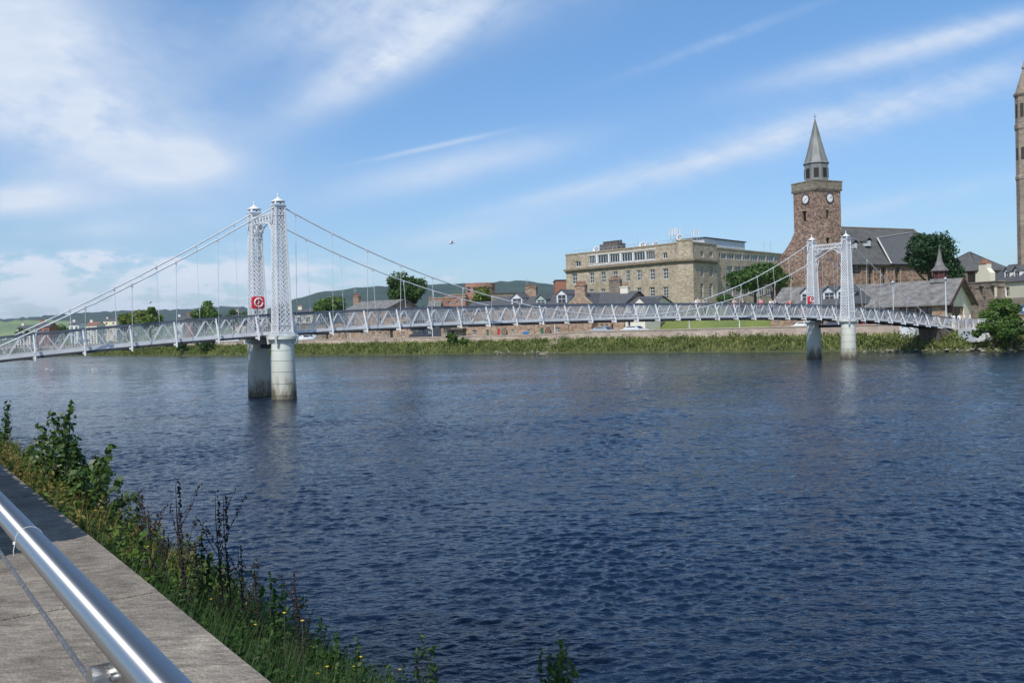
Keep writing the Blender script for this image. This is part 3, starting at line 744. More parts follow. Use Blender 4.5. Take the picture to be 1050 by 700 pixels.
def window(pl, a, b, c, d, par, fm=WHITE, cols=2, rows=2, o=-.15, fw=.07, gm=None, name='window'):
    mb = MB(); mb.use(fm); t = .05
    def bx(u0, u1, z0, z1, oo=0., th=.05):
        P = [pl.P(u0, z0, o + oo), pl.P(u1, z0, o + oo), pl.P(u1, z1, o + oo), pl.P(u0, z1, o + oo)]; Q = [pl.P(u0, z0, o + oo - th), pl.P(u1, z0, o + oo - th), pl.P(u1, z1, o + oo - th), pl.P(u0, z1, o + oo - th)]
        mb.add(P + Q, [(0, 1, 2, 3), (7, 6, 5, 4), (0, 4, 5, 1), (1, 5, 6, 2), (2, 6, 7, 3), (3, 7, 4, 0)])
    bx(a, a + fw, c, d); bx(b - fw, b, c, d); bx(a + fw, b - fw, c, c + fw); bx(a + fw, b - fw, d - fw, d)
    for k in range(1, cols): u = a + (b - a) * k / cols; bx(u - fw * .4, u + fw * .4, c + fw, d - fw, -.004)
    for k in range(1, rows): z = c + (d - c) * k / rows; bx(a + fw, b - fw, z - fw * .4, z + fw * .4, -.008)
    w = mb.build(name, None, par)
    g = MB(); g.quad(pl.P(a + .01, c + .01, o - .03), pl.P(b - .01, c + .01, o - .03), pl.P(b - .01, d - .01, o - .03), pl.P(a + .01, d - .01, o - .03)); g.build('pane', gm or GLASS, w)
    return w
def pxrect(pl, x0, x1, y0, y1):
    a, zt = pl.hit(x0, y0); b, zb = pl.hit(x1, y1); return (min(a, b), max(a, b), min(zt, zb), max(zt, zb))
def centre_rect(pl, x, y, w, h):
    u, z = pl.hit(x, y); return (u - w / 2, u + w / 2, z - h / 2, z + h / 2)
def gable_house(name, label, A, B, dep, z0, ze, zr, wm, rm, ops=(), group=None, cat='house', chim=(), dorm=(), doors=(), over=.25, hip=0., wincol=WHITE):
    """A, B: front corners (seen left, right); ridge parallel to the front. ops = window rects on the front"""
    pl = Plane(A, B); L_ = pl.L
    t = thing(name, pl.P(L_ / 2, z0, -dep / 2), label, cat, group)
    mb = MB(); allop = list(ops) + [d[0] for d in doors]
    wall_open(mb, pl, 0, L_, z0 - 3, ze, [q for q in allop if q[3] < ze and q[0] > .02 and q[1] < L_ - .02])
    mb.quad(pl.P(L_, z0 - 3, 0), pl.P(L_, z0 - 3, -dep), pl.P(L_, ze, -dep), pl.P(L_, ze, 0)); mb.quad(pl.P(0, z0 - 3, -dep), pl.P(0, z0 - 3, 0), pl.P(0, ze, 0), pl.P(0, ze, -dep))
    mb.quad(pl.P(L_, z0 - 3, -dep), pl.P(0, z0 - 3, -dep), pl.P(0, ze, -dep), pl.P(L_, ze, -dep))
    if not hip:
        mb.quad(pl.P(L_, ze, 0), pl.P(L_, ze, -dep), pl.P(L_, zr - .1, -dep / 2)); mb.quad(pl.P(0, ze, -dep), pl.P(0, ze, 0), pl.P(0, zr - .1, -dep / 2))
    mb.build('wall', wm, t)
    rf = MB(); th = .14; sl = (zr - ze) / (dep / 2); ov = over
    for s_ in (0, 1):
        oo = (lambda x: x) if s_ == 0 else (lambda x: -dep - x)
        e0, e1 = -ov, L_ + ov
        h0 = h1 = 0
        if hip: h0 = h1 = hip
        P = [pl.P(e0, ze - ov * sl, oo(ov)), pl.P(e1, ze - ov * sl, oo(ov)), pl.P(L_ + ov - h1, zr, oo(-dep / 2)), pl.P(-ov + h0, zr, oo(-dep / 2))]
        Q = [p + Vector((0, 0, th)) for p in P]
        rf.add(P + Q, [(0, 1, 2, 3), (7, 6, 5, 4), (0, 4, 5, 1), (1, 5, 6, 2), (2, 6, 7, 3), (3, 7, 4, 0)])
    if hip:
        for (e, r_) in ((-ov, -ov + hip), (L_ + ov, L_ + ov - hip)):
            rf.quad(pl.P(e, ze - ov * sl + th, ov), pl.P(e, ze - ov * sl + th, -dep - ov), pl.P(r_, zr + th, -dep / 2))
    roof = rf.build('roof', rm, t, fixn=True)
    for q in ops:
        if q[3] < ze and q[0] > .02 and q[1] < L_ - .02: window(pl, *q, t, wincol)
    for q, m_ in doors:
        d_ = MB(); d_.quad(pl.P(q[0], q[2], -.12), pl.P(q[1], q[2], -.12), pl.P(q[1], q[3], -.12), pl.P(q[0], q[3], -.12)); d_.bar(pl.P((q[0] + q[1]) / 2, q[2], -.10), pl.P((q[0] + q[1]) / 2, q[3], -.10), .06, .05)
        d_.build('door', m_, t)
    for (u, oo, w_, h_, m_) in chim:
        c = MB(); zc = zr - abs(oo + dep / 2) * sl; a = math.atan2(pl.d.y, pl.d.x)
        c.box(pl.P(u, zc + h_ / 2 - .6, oo), w_, .8, h_ + 1.2, a); c.box(pl.P(u, zc + h_ + .05, oo), w_ + .2, 1.0, .16, a)
        k = max(2, int(w_ / .4)); pts = [pl.P(u - w_ / 2 + w_ * (j + .5) / k, zc + h_ + .12, oo) for j in range(k)]
        co = c.build('chimney', m_, t); cp = MB()
        if w_ >= 1.5:
            ae = MB(); p = pts[0]; ae.bar(p, p + Vector((0, 0, 1.6)), .05)
            for j in range(4): ae.bar(p + Vector((-.35, 0, 1.1 + j * .14)), p + Vector((.35, .1, 1.1 + j * .14)), .03)
            ae.build('aerial', STEELG, co)
        for p in pts: cp.lathe(p, [(.13, 0), (.11, .35), (.14, .38), (.12, .5)], 8)
        cp.build('chimney_pots', mat_pot, co)
    for (u, w_, h_, m_) in dorm:   # gabled dormer standing on the front slope
        c = MB(); fo = -.9; zb = ze + .9 * sl - .1; zt = zb + h_
        c.use(m_)
        wall_open(c, pl, u - w_ / 2, u + w_ / 2, zb, zt, [(u - w_ / 2 + .18, u + w_ / 2 - .18, zb + .15, zt - .1)], .1, fo)
        c.quad(pl.P(u - w_ / 2, zt, fo), pl.P(u + w_ / 2, zt, fo), pl.P(u, zt + w_ * .38, fo))
        ba = fo - (h_) / sl - .3
        for sg in (-1, 1): c.quad(pl.P(u + sg * w_ / 2, zb, fo), pl.P(u + sg * w_ / 2, zt, fo), pl.P(u + sg * w_ / 2, zt, ba))
        c.use(rm)
        for sg in (-1, 1):
            P = [pl.P(u + sg * (w_ / 2 + .15), zt - .1, fo + .2), pl.P(u, zt + w_ * .38 + .05, fo + .2), pl.P(u, zt + w_ * .38 + .05, ba - w_ * .38 / sl), pl.P(u + sg * (w_ / 2 + .15), zt - .1, ba)]
            c.add(P + [p + Vector((0, 0, .1)) for p in P], [(0, 1, 2, 3), (7, 6, 5, 4), (0, 4, 5, 1), (1, 5, 6, 2), (2, 6, 7, 3), (3, 7, 4, 0)])
        dm = c.build('dormer', None, t); window(pl, u - w_ / 2 + .18, u + w_ / 2 - .18, zb + .15, zt - .1, dm, WHITE, 2, 2, fo - .05)
    return t, pl
mat_pot = mat('clay_pot', (.36, .17, .10), .8)
DOORR = mat('red_door_paint', (.45, .03, .03), .5); DOORG = mat('green_door_paint', (.04, .14, .09), .5); DOORD = mat('dark_door_paint', (.03, .03, .035), .5)
BLUEP = mat('blue_paint', (.04, .15, .42), .5)

# ---- riverside terrace (left to right). Fronts about 15 m inland of the wall
def front(px, w=17.):
    r = ray(px, 340); k = r.x / r.y
    for i in range(len(Wd) - 1):
        a, b = off(i, w), off(i + 1, w)
        if a.y < 30: continue
        fa, fb = a.x - k * a.y, b.x - k * b.y
        if fa * fb <= 0 and a.y > 40: return a.lerp(b, fa / (fa - fb))
    return off(near_idx(px, w), w)
def row_house(name, label, p0, p1, ze_px, zr_px, wm, rm, wins=(), drs=(), chim=(), dorm=(), dep=8., w=17., group=None, **k):
    A, B = front(p0, w), front(p1, w); pl = Plane(A, B)
    # exact ends on the sight lines
    ua, ub = pl.hit(p0, 340)[0], pl.hit(p1, 340)[0]; A2 = pl.A + pl.d * ua; B2 = pl.A + pl.d * ub; pl = Plane(A2, B2)
    xm = (p0 + p1) / 2; ze = pl.hit(xm, ze_px)[1]
    pr = Plane(pl.A - pl.n * dep / 2, pl.B - pl.n * dep / 2); zr = pr.hit(xm, zr_px)[1]
    ops = [pxrect(pl, *r) for r in wins]; dd = [(pxrect(pl, *r), m_) for r, m_ in drs]
    dd = [((a, b, STREET + .05, d), m_) for (a, b, c, d), m_ in dd]
    ch = [(pr.hit(px_, 300)[0], -dep / 2, w_, h_, m_) for px_, w_, h_, m_ in chim]
    dm = [(pl.hit(px_, 310)[0], w_, h_, m_) for px_, w_, h_, m_ in dorm]
    # upper-floor windows hidden behind the bridge
    L_ = pl.L
    if ze > 6.2:
        n_ = max(2, int(L_ / 3.4))
        for k_ in range(n_):
            u = L_ * (k_ + .5) / n_; ops.append((u - .5, u + .5, 5.35, 6.0 if ze < 7.6 else 6.9))
    return gable_house(name, label, A2, B2, dep, STREET, ze, zr, wm, rm, ops, group, 'house', ch, dm, dd, **k)
g_row = 'stone houses of the riverside terrace'
def W3(xs, y0=339.5, y1=344.5, w=3): return [(x - w / 2, x + w / 2, y0, y1) for x in xs]
row_house('stone_house', 'brown stone house with a grey roof left of the big dark tree', 355, 398, 317, 309.5, HOUSEST, SLATE2, W3([371, 376.8, 383, 389.5, 396], 340.5, 345, 2.6), [], [(366, 1.6, 1.2, HOUSEST)], (), 9, group=g_row)
row_house('stone_house', 'brown stone house with a pale framed door behind the big dark tree', 398.3, 421, 323, 317.5, HOUSEST, SLATE, W3([413.5], 340.5, 345, 3.2), [((399.8, 403, 339, 346), DOORD)], (), (), 8, group=g_row)
DARKB = mat('dark_blue_grey_cladding', (.045, .05, .065), .7, var=.1, scale=1)
row_house('dark_shopfront_building', 'dark blue grey low building with white sign strips', 421.3, 452, 328, 318, DARKB, SLATE, W3([428, 440.5], 338, 344, 4), [((433, 436, 338, 345), DOORD)], (), (), 8)
row_house('stone_house', 'low shop house with white windows beside the dark building', 452.3, 475, 327, 319, HOUSEST, SLATE, W3([457, 470.5], 339.5, 343.5, 4.5), [((463, 465.5, 338, 344), DOORD)], (), (), 8, group=g_row)
row_house('stone_house', 'pinkish stone house with a white window and a green door', 475.3, 503, 318, 310, HOUSEST, SLATE, W3([486.5], 338.5, 343, 4.2), [((498.8, 501.4, 338, 344), DOORG)], (), (), 8, group=g_row)
row_house('stone_house', 'stone house with a red door and a white fronted dormer', 503.3, 548, 314.5, 304.5, HOUSEST, SLATE, W3([525.8, 542], 337.5, 342, 3), [((510, 512.6, 337, 343), DOORR)], [(545, 2.2, 1.5, HOUSEST)], [(527.5, 2.2, 1.3, WHITE)], 9, group=g_row)
row_house('stone_house', 'stone house with a pale green dormer and a taller white dormer', 548.3, 583, 313.5, 303.5, HOUSEST, SLATE, W3([571.5], 335.5, 340.5, 4), [((554.3, 557.5, 336, 342), DOORG)], (), [(550.5 + 1.5, 2., 1., mat('pale_green_paint', (.35, .45, .40), .6)), (573.5, 2.0, 1.7, WHITE)], 9, group=g_row)
# house with its gable to the river and a broad chimney
def gable_front(name, label, p0, p1, w, z_eave_px, apex, wm, rm, dep, group=None, chim=True, skew=True, ops=()):
    A, B = front(p0, w), front(p1, w); pl = Plane(A, B); ua, ub = pl.hit(p0, 330)[0], pl.hit(p1, 330)[0]
    pl = Plane(pl.A + pl.d * ua, pl.A + pl.d * ub); L_ = pl.L; ze = pl.hit(p0, z_eave_px)[1]; zr = pl.hit(*apex)[1]; z0 = STREET
    t = thing(name, pl.P(L_ / 2, z0, -dep / 2), label, 'house', group); mb = MB()
    wall_open(mb, pl, 0, L_, z0 - 2, ze, [pxrect(pl, *q) for q in ops])
    mb.quad(pl.P(0, ze, 0), pl.P(L_, ze, 0), pl.P(L_ / 2, zr, 0)); mb.quad(pl.P(0, ze, -dep), pl.P(L_, ze, -dep), pl.P(L_ / 2, zr, -dep))
    for u in (0, L_): mb.quad(pl.P(u, z0 - 2, 0), pl.P(u, z0 - 2, -dep), pl.P(u, ze, -dep), pl.P(u, ze, 0))
    mb.build('wall', wm, t)
    for q in ops: window(pl, *pxrect(pl, *q), t)
    rf = MB(); sl = (zr - ze) / (L_ / 2)
    for sg in (0, 1):
        f = (lambda u: u) if sg == 0 else (lambda u: L_ - u)
        P = [pl.P(f(-.3), ze - .3 * sl + .02, -.2), pl.P(L_ / 2, zr + .02, -.2), pl.P(L_ / 2, zr + .02, -dep - .1), pl.P(f(-.3), ze - .3 * sl + .02, -dep - .1)]
        rf.add(P + [p + Vector((0, 0, .14)) for p in P], [(0, 1, 2, 3), (7, 6, 5, 4), (0, 4, 5, 1), (1, 5, 6, 2), (2, 6, 7, 3), (3, 7, 4, 0)])
    rf.build('roof', rm, t, fixn=True)
    if skew:
        sk = MB()
        for sg in (0, 1):
            f = (lambda u: u) if sg == 0 else (lambda u: L_ - u); sk.bar(pl.P(f(-.3), ze - .3 * sl + .12, -.1), pl.P(L_ / 2, zr + .12, -.1), .3, .22)
        sk.build('skew_stones', BUFFTRIM, t)
    if chim:
        c = MB(); a = math.atan2(pl.d.y, pl.d.x); c.box(pl.P(L_ / 2, zr + .35, -.5), 2.0, .9, 1.9, a); c.box(pl.P(L_ / 2, zr + 1.35, -.5), 2.25, 1.1, .18, a)
        co = c.build('chimney', wm, t); cp = MB()
        for k in range(5): cp.lathe(pl.P(L_ / 2 - .8 + .4 * k, zr + 1.42, -.5), [(.14, 0), (.12, .4), (.15, .43), (.13, .6)], 8)
        cp.build('chimney_pots', mat_pot, co)
    return t
gable_front('stone_house', 'brown stone house turning its gable and broad chimney to the river', 583.3, 607, 16.5, 313, (593.5, 300.5), HOUSEST, SLATE, 10, g_row)
row_house('stone_house', 'brown house with a plain slate roof and rooflight right of the gable', 602, 640, 313, 300.5, HOUSEST, SLATE, W3([617, 622], 332, 338, 3), [((611.5, 613.5, 332, 340), WHITE), ((627, 629, 332, 340), DOORD)], [(631.5, 2.2, 2.2, GREYST)], (), 10, w=18.5, group=g_row)
row_house('stone_house', 'low house with a white end chimney and dark slate roof', 640.3, 668, 313, 305, CREAM, SLATE, W3([648, 656], 316, 322, 4), [((644, 646.5, 330, 338), DOORD)], [(638.5 + 2.5, 1.5, 1.9, CREAM)], (), 8, w=19, group=g_row)
gable_front('white_porch_house', 'small white gabled cottage in front of the low dark roof', 651, 661.5, 15.5, 311.5, (656.3, 306.3), CREAM, SLATE, 5, None, False, False)
# white strip signs, an awning and a round sign on the fronts
def sign(px0, px1, y0, y1, w, m, label, cat='sign', th=.08):
    A, B = front(px0, w), front(px1, w)
    if (B - A).length < .5: B = A + (front(px0 + 20, w) - A).normalized()
    pl = Plane(A, B); a, b, c, d = pxrect(pl, px0, px1, y0, y1); mb = MB()
    P = [pl.P(a, c, .0), pl.P(b, c, .0), pl.P(b, d, .0), pl.P(a, d, .0)]; Q = [pl.P(a, c, -th), pl.P(b, c, -th), pl.P(b, d, -th), pl.P(a, d, -th)]
    mb.add(P + Q, [(0, 1, 2, 3), (7, 6, 5, 4), (0, 4, 5, 1), (1, 5, 6, 2), (2, 6, 7, 3), (3, 7, 4, 0)])
    return tag(mb.build('shop_sign', m), label, cat)
sign(427.5, 434, 335.2, 336.6, 16.8, WHITE, 'left white strip sign on the dark building'); sign(454, 461.5, 334.4, 336.2, 16.8, WHITE, 'right white strip sign above the shop windows')
sign(536, 541.5, 340, 342.3, 16.8, BLUEP, 'small blue sign board low on the stone terrace front')
sign(455, 475, 337.2, 338.2, 16.0, DARKM, 'dark flat awning over the shop windows', 'awning', 1.0)
def ring_sign(px, py, w, r, m1, m2, label):
    A, B = front(px - 6, w), front(px + 6, w); pl = Plane(A, B); u, z = pl.hit(px, py); t = thing('round_sign', pl.P(u, z, .1), label, 'sign')
    for nm, ra, rb, oo, m in (('disc', 0, r, .05, m1), ('emblem', r * .35, r * .72, .09, m2)):
        mb = MB(); n = 20; vs = []
        for k in range(n):
            q = 2 * math.pi * k / n
            for rr in (ra, rb): vs += [pl.P(u + rr * math.cos(q), z + rr * math.sin(q), oo)]
        mb.add(vs, [(2 * k, 2 * k + 1, (2 * k + 3) % (2 * n), (2 * k + 2) % (2 * n)) for k in range(n)]); mb.build(nm, m, t)
    mb = MB(); mb.bar(pl.P(u, STREET, 0), pl.P(u, z, 0), .08); mb.build('post', DARKM, t)
ring_sign(322.5, 344, 12, .62, mat('pale_blue_paint', (.25, .5, .62), .5), WHITE, 'round pale blue and white sign on a post behind the river wall')
ring_sign(517.3, 340, 16.7, .55, DARKM, HOUSEST, 'round dark ring shaped sign beside the red door')
ring_sign(562, 339, 16.7, .6, DARKM, BRICK, 'round dark and red wreath on the terrace wall')

# ---- red sandstone round tower and blocks behind
def round_tower(px, pw, ytop, Y, label):
    c = at(px, 320, Y); r = pw / 2 / 949 * Y; zt = at(px, ytop, Y).z
    t = thing('castle_tower', (c.x, c.y, 3), label, 'castle tower'); mb = MB()
    mb.lathe((c.x, c.y, 0), [(r, 0), (r, zt - 1.6), (r * 1.03, zt - 1.5), (r * 1.03, zt), (r * .9, zt), (r * .9, zt - .8)], 40, False); mb.build('drum', REDS2, t)
    for px_, py_ in ((480.5, 296.5), (487, 297), (500, 296.5)):
        pl = Plane((c.x - 1, c.y - r), (c.x + 1, c.y - r)); u, z = pl.hit(px_, py_); x = pl.P(u, z).x - c.x; y = c.y - math.sqrt(max(0, r * r - x * x))
        w = MB(); w.box((c.x + x, y, z), 1.1, .3, 1.7, x / r * 1.2); w.build('window', LOUV, t)
REDS2 = stone('red_sandstone', [(.30, .16, .12), (.36, .20, .15), (.40, .24, .18), (.26, .14, .11)], .9)
round_tower(493, 30, 290.5, 300, 'squat round red sandstone castle tower on the skyline')
def block(name, label, p0, p1, ytop, Y, dep, m, cat='building', wins=(), Y2=None, roof=True, gm=None):
    A, B = at(p0, 330, Y), at(p1, 330, Y2 or Y); pl = Plane((A.x, A.y), (B.x, B.y)); zt = pl.hit(p0, ytop)[1]
    t = thing(name, pl.P(pl.L / 2, 2.5, -dep / 2), label, cat); mb = MB(); ops = [pxrect(pl, *q) for q in wins]
    wall_open(mb, pl, 0, pl.L, 0, zt, ops)
    mb.quad(pl.P(pl.L, 0), pl.P(pl.L, 0, -dep), pl.P(pl.L, zt, -dep), pl.P(pl.L, zt)); mb.quad(pl.P(0, 0), pl.P(0, 0, -dep), pl.P(0, zt, -dep), pl.P(0, zt)); mb.quad(pl.P(0, 0, -dep), pl.P(pl.L, 0, -dep), pl.P(pl.L, zt, -dep), pl.P(0, zt, -dep))
    mb.build('wall', m, t); r_ = MB(); r_.add([pl.P(-.15, zt, .15), pl.P(pl.L + .15, zt, .15), pl.P(pl.L + .15, zt, -dep - .15), pl.P(-.15, zt, -dep - .15), pl.P(-.15, zt + .25, .15), pl.P(pl.L + .15, zt + .25, .15), pl.P(pl.L + .15, zt + .25, -dep - .15), pl.P(-.15, zt + .25, -dep - .15)], [(0, 1, 2, 3), (7, 6, 5, 4), (0, 4, 5, 1), (1, 5, 6, 2), (2, 6, 7, 3), (3, 7, 4, 0)])
    if roof: r_.build('parapet', gm or BUFFTRIM, t)
    for q in ops: window(pl, *q, t)
    return t, pl
block('red_stone_building', 'red stone building with small windows left of the round tower', 443, 478, 306, 262, 12, REDS2, wins=[(451, 454, 309, 312), (459, 462, 309, 312), (467, 470, 308.5, 311.5)])
block('red_stone_building', 'taller narrow red stone block touching the round tower', 457, 478, 302.8, 285, 12, REDS2, wins=[(463, 466, 305, 307)])
block('grey_flat_building', 'low grey flat roofed building behind the terrace roofs', 505, 540, 301.5, 250, 14, GREYST, gm=DARKM)
block('brick_box_building', 'plain red brick block left of the stone office building', 570.5, 583, 287.8, 240, 10, BRICK, gm=DARKM)
# far houses on the left
def far_house(px, py_eave, pw, ridge, Y, wm, rm, label, dep=9, g='distant houses beyond the left end of the bridge', cat='house', ang=0.):
    A, B = at(px - pw / 2, 340, Y), at(px + pw / 2, 340, Y + ang)
    pl = Plane((A.x, A.y), (B.x, B.y)); ze = pl.hit(px, py_eave)[1]; zr = pl.hit(px, ridge)[1]; n_ = max(2, int(pl.L / 4)); zz = ze - 1.6
    gable_house('house', label, pl.A, pl.B, dep, 3, ze, max(zr, ze + 1.5), wm, rm, [(pl.L * (k + .5) / n_ - .6, pl.L * (k + .5) / n_ + .6, zz - .9, zz + .7) for k in range(n_)], g, cat, [(pl.L * .12, -dep / 2, 1.2, 1., wm)])
REDROOF = mat('red_tile_roof', (.22, .11, .08), .8, var=.2, scale=2)
far_house(44, 335, 13, 331.5, 330, BRICK, SLATE, 'red brick house with a grey ridge roof near the left cable end', dep=6)
far_house(24, 337, 14, 334.5, 420, CREAM, SLATE, 'low cream house left of the red brick house'); far_house(76, 333, 10, 331, 460, WHITE, SLATE, 'white house with a grey roof behind the left bridge end')
far_house(94, 333.5, 11, 330.5, 430, CREAM, REDROOF, 'cream house with a bright red tiled roof'); far_house(113, 329, 14, 326.5, 640, CREAMD, SLATE, 'wide buff house under the wooded ridge')
far_house(184, 327.5, 7, 324.5, 470, WHITE, SLATE, 'small white house between the two left trees'); far_house(193, 326.5, 7, 322.5, 430, BRICK, SLATE, 'brick house with grey roof beside the dark round tree')
far_house(245, 324, 14, 320.5, 380, CREAMD, SLATE, 'buff house behind the left bridge tower'); far_house(276, 324, 16, 320.5, 340, GREYST, SLATE, 'grey stone house behind the near tower column')
far_house(312, 322, 18, 317.5, 290, CREAMD, SLATE, 'grey roofed house left of the mid green tree'); far_house(446, 314, 12, 310.5, 250, GREYST, SLATE2, 'grey roofed house right of the big dark tree')
block('low_warehouse', 'long low pale building behind the parked vans', 296, 334, 333, 215, 10, GREYST, gm=SLATE)
block('arched_store', 'brown stone store with an arched doorway behind the river wall', 336, 354, 331, 196, 8, HOUSEST, wins=[(338.5, 341.5, 340, 346), (347, 350, 340, 346)], gm=SLATE)

# ================================================================== EXCHANGE BUILDING
ex = [at(581, 300, 222), at(695, 300, 197.5), at(711.4, 300, 196.5), at(736, 300, 204.5)]
ZX0 = 2.0
ex = [Vector((p.x, p.y)) for p in ex]
pl1, pl2, pl3 = Plane(ex[0], ex[1]), Plane(ex[1], ex[2]), Plane(ex[2], ex[3])
wv = pl3.d; w0 = ex[3] - pl3.n * 1.2; w1 = w0 + wv * 46
pl4 = Plane(w0, w1)
ztA = pl1.hit(695, 249.5)[1]; ztB = pl4.hit(745, 255.4)[1]
office = thing('office_building', (36, 215, ZX0), 'large buff ashlar stone office building with a cut corner and roof aerials', 'building')
# window lists from the facade bays
lw = [(586.5, 591.8), (604.4, 609), (616.2, 621), (628.5, 633.3), (640.8, 645.8), (653, 658.3), (666.2, 671.5), (679.7, 685.3)]
ops1 = []; specs = []
def addw(lst, pl, r, cols, rows, fm=WHITE): lst.append(r); specs.append((pl, r, cols, rows, fm))
for i, (a, b) in enumerate(lw):
    c = (a + b) / 2; f = (c - 581) / 114.
    y = 286.2 + (279.8 - 286.2) * f
    addw(ops1, pl1, pxrect(pl1, a, b, y - 5.2, y + 5.2), 2, 3)
    y2 = 303.0 + (299 - 303) * f
    addw(ops1, pl1, pxrect(pl1, a, b, y2 - 5.5, y2 + 6.3), 2, 4)
    y3 = y2 + 20; addw(ops1, pl1, pxrect(pl1, a, b, y3 - 4, y3 + 5), 2, 3)
addw(ops1, pl1, pxrect(pl1, 590, 595.5, 268, 273), 2, 1); addw(ops1, pl1, pxrect(pl1, 679.5, 684.2, 259.2, 264.8), 2, 1)
strips = [(603.7, 611.0), (612.8, 623.5), (625.0, 635.3), (637.2, 648.3), (649.8, 661.3), (662.3, 671.3)]
for (a, b) in strips:
    c = (a + b) / 2; y = 266.5 + (c - 603) * (261.2 - 266.5) / 68.
    addw(ops1, pl1, pxrect(pl1, a, b, y - 3.6, y + 4.2), 4, 1)
ops3 = []
for (a, b) in ((718.2, 721.6), (727.2, 731)):
    addw(ops3, pl3, pxrect(pl3, a, b, 257.3, 263.8), 2, 1); addw(ops3, pl3, pxrect(pl3, a, b, 273.2, 284), 1, 4); addw(ops3, pl3, pxrect(pl3, a, b, 290.5, 305), 1, 5); addw(ops3, pl3, pxrect(pl3, a, b, 312, 322), 1, 3)
ops4 = []
x = 737.5
while x < 812: addw(ops4, pl4, pxrect(pl4, x, x + 7.5, 259.3 + (x - 737) * .045, 266 + (x - 737) * .045), 3, 1); x += 8.1
x = 745
while x < 812: addw(ops4, pl4, pxrect(pl4, x, x + 6.6, 272.0 + (x - 737) * .03, 284 + (x - 737) * .03), 3, 2); x += 8.1
x = 745
while x < 812: addw(ops4, pl4, pxrect(pl4, x, x + 6.6, 292, 303), 3, 2); x += 8.1
mb = MB()
wall_open(mb, pl1, 0, pl1.L, ZX0, ztA, ops1, .25); wall_open(mb, pl2, 0, pl2.L, ZX0, ztA + .5, [], .25); wall_open(mb, pl3, 0, pl3.L, ZX0, ztA, ops3, .25); wall_open(mb, pl4, 0, pl4.L, ZX0, ztB, ops4, .25)
D = 16
mb.quad(pl1.P(0, ZX0, 0), pl1.P(0, ZX0, -D), pl1.P(0, ztA, -D), pl1.P(0, ztA, 0)); mb.quad(pl3.P(pl3.L, ZX0, 0), pl3.P(pl3.L, ZX0, -D), pl3.P(pl3.L, ztA, -D), pl3.P(pl3.L, ztA, 0))
mb.quad(pl1.P(0, ZX0, -D), pl1.P(pl1.L, ZX0, -D), pl1.P(pl1.L, ztA, -D), pl1.P(0, ztA, -D)); mb.quad(pl4.P(pl4.L, ZX0, 0), pl4.P(pl4.L, ZX0, -D), pl4.P(pl4.L, ztB, -D), pl4.P(pl4.L, ztB, 0))
mb.build('wall', BUFF, office)
mb = MB()
R1 = [pl1.P(0, ztA, 0), pl1.P(pl1.L, ztA, 0), pl2.P(pl2.L, ztA, 0), pl3.P(pl3.L, ztA, 0), pl3.P(pl3.L, ztA, -D), pl1.P(0, ztA, -D)]
mb.quad(*[p - Vector((0, 0, .3)) for p in R1]); mb.quad(*[pl4.P(0, ztB - .3, 0), pl4.P(pl4.L, ztB - .3, 0), pl4.P(pl4.L, ztB - .3, -D), pl4.P(0, ztB - .3, -D)])
mb.build('roof', DARKM, office)
mb = MB()
def band(pl, u0, u1, z, h, pr): mb.add([pl.P(u0, z - h / 2, -.05), pl.P(u1, z - h / 2, -.05), pl.P(u1, z - h / 2, pr), pl.P(u0, z - h / 2, pr), pl.P(u0, z + h / 2, -.05), pl.P(u1, z + h / 2, -.05), pl.P(u1, z + h / 2, pr), pl.P(u0, z + h / 2, pr)], [(0, 1, 2, 3), (7, 6, 5, 4), (0, 4, 5, 1), (1, 5, 6, 2), (2, 6, 7, 3), (3, 7, 4, 0)])
zc = pl1.hit(690, 267.3)[1]
for pl in (pl1, pl2, pl3): band(pl, -.35, pl.L + .35, zc, .45, .55); band(pl, -.2, pl.L + .2, zc - .45, .3, .25); 
mb.build('cornice', mat('cornice_stone', (.21, .17, .115), .9, var=.2, scale=1), office, fixn=True)
mb = MB()
for pl, zz in ((pl1, ztA + .12), (pl2, ztA + .62), (pl3, ztA + .12), (pl4, ztB + .1)): band(pl, -.1, pl.L + .1, zz, .25, .12)
mb.build('parapet_coping', BUFFTRIM, office, fixn=True)
mb = MB(); a_, b_ = ops1[0][0], 0
u0 = pl1.hit(602.5, 266)[0]; u1 = pl1.hit(672.5, 262)[0]
# white mullioned window band and the dark band of the wing: solid panels between the lights
zz0 = min(r[2] for pl, r, c, ro, f in specs if pl is pl1 and c == 4); zz1 = max(r[3] for pl, r, c, ro, f in specs if pl is pl1 and c == 4)
band(pl1, u0, u1, zz1 + .12, .16, .06); band(pl1, u0, u1, zz0 - .12, .16, .06)
st4 = [r for pl, r, c, ro, f in specs if pl is pl1 and c == 4]
for r, r2 in zip(st4, st4[1:]): mb.add([pl1.P(r[1], r[2], .03), pl1.P(r2[0], r[2], .03), pl1.P(r2[0], r[3], .03), pl1.P(r[1], r[3], .03)], [(0, 1, 2, 3)])
mb.build('window_band', WHITE, office)
for pl, r, c, ro, fm in specs: window(pl, *r, office, fm, c, ro, -.2, .13 if c == 4 else .11)
mb = MB()
for q in (pl1.hit(643, 280)[0], pl1.hit(652 - 5, 280)[0] + 3, pl1.hit(676, 280)[0]): mb.bar(pl1.P(q, ZX0, .1), pl1.P(q, ztA - 3.5, .1), .12)
mb.build('downpipes', mat('pale_pipe', (.36, .33, .28), .7), office)
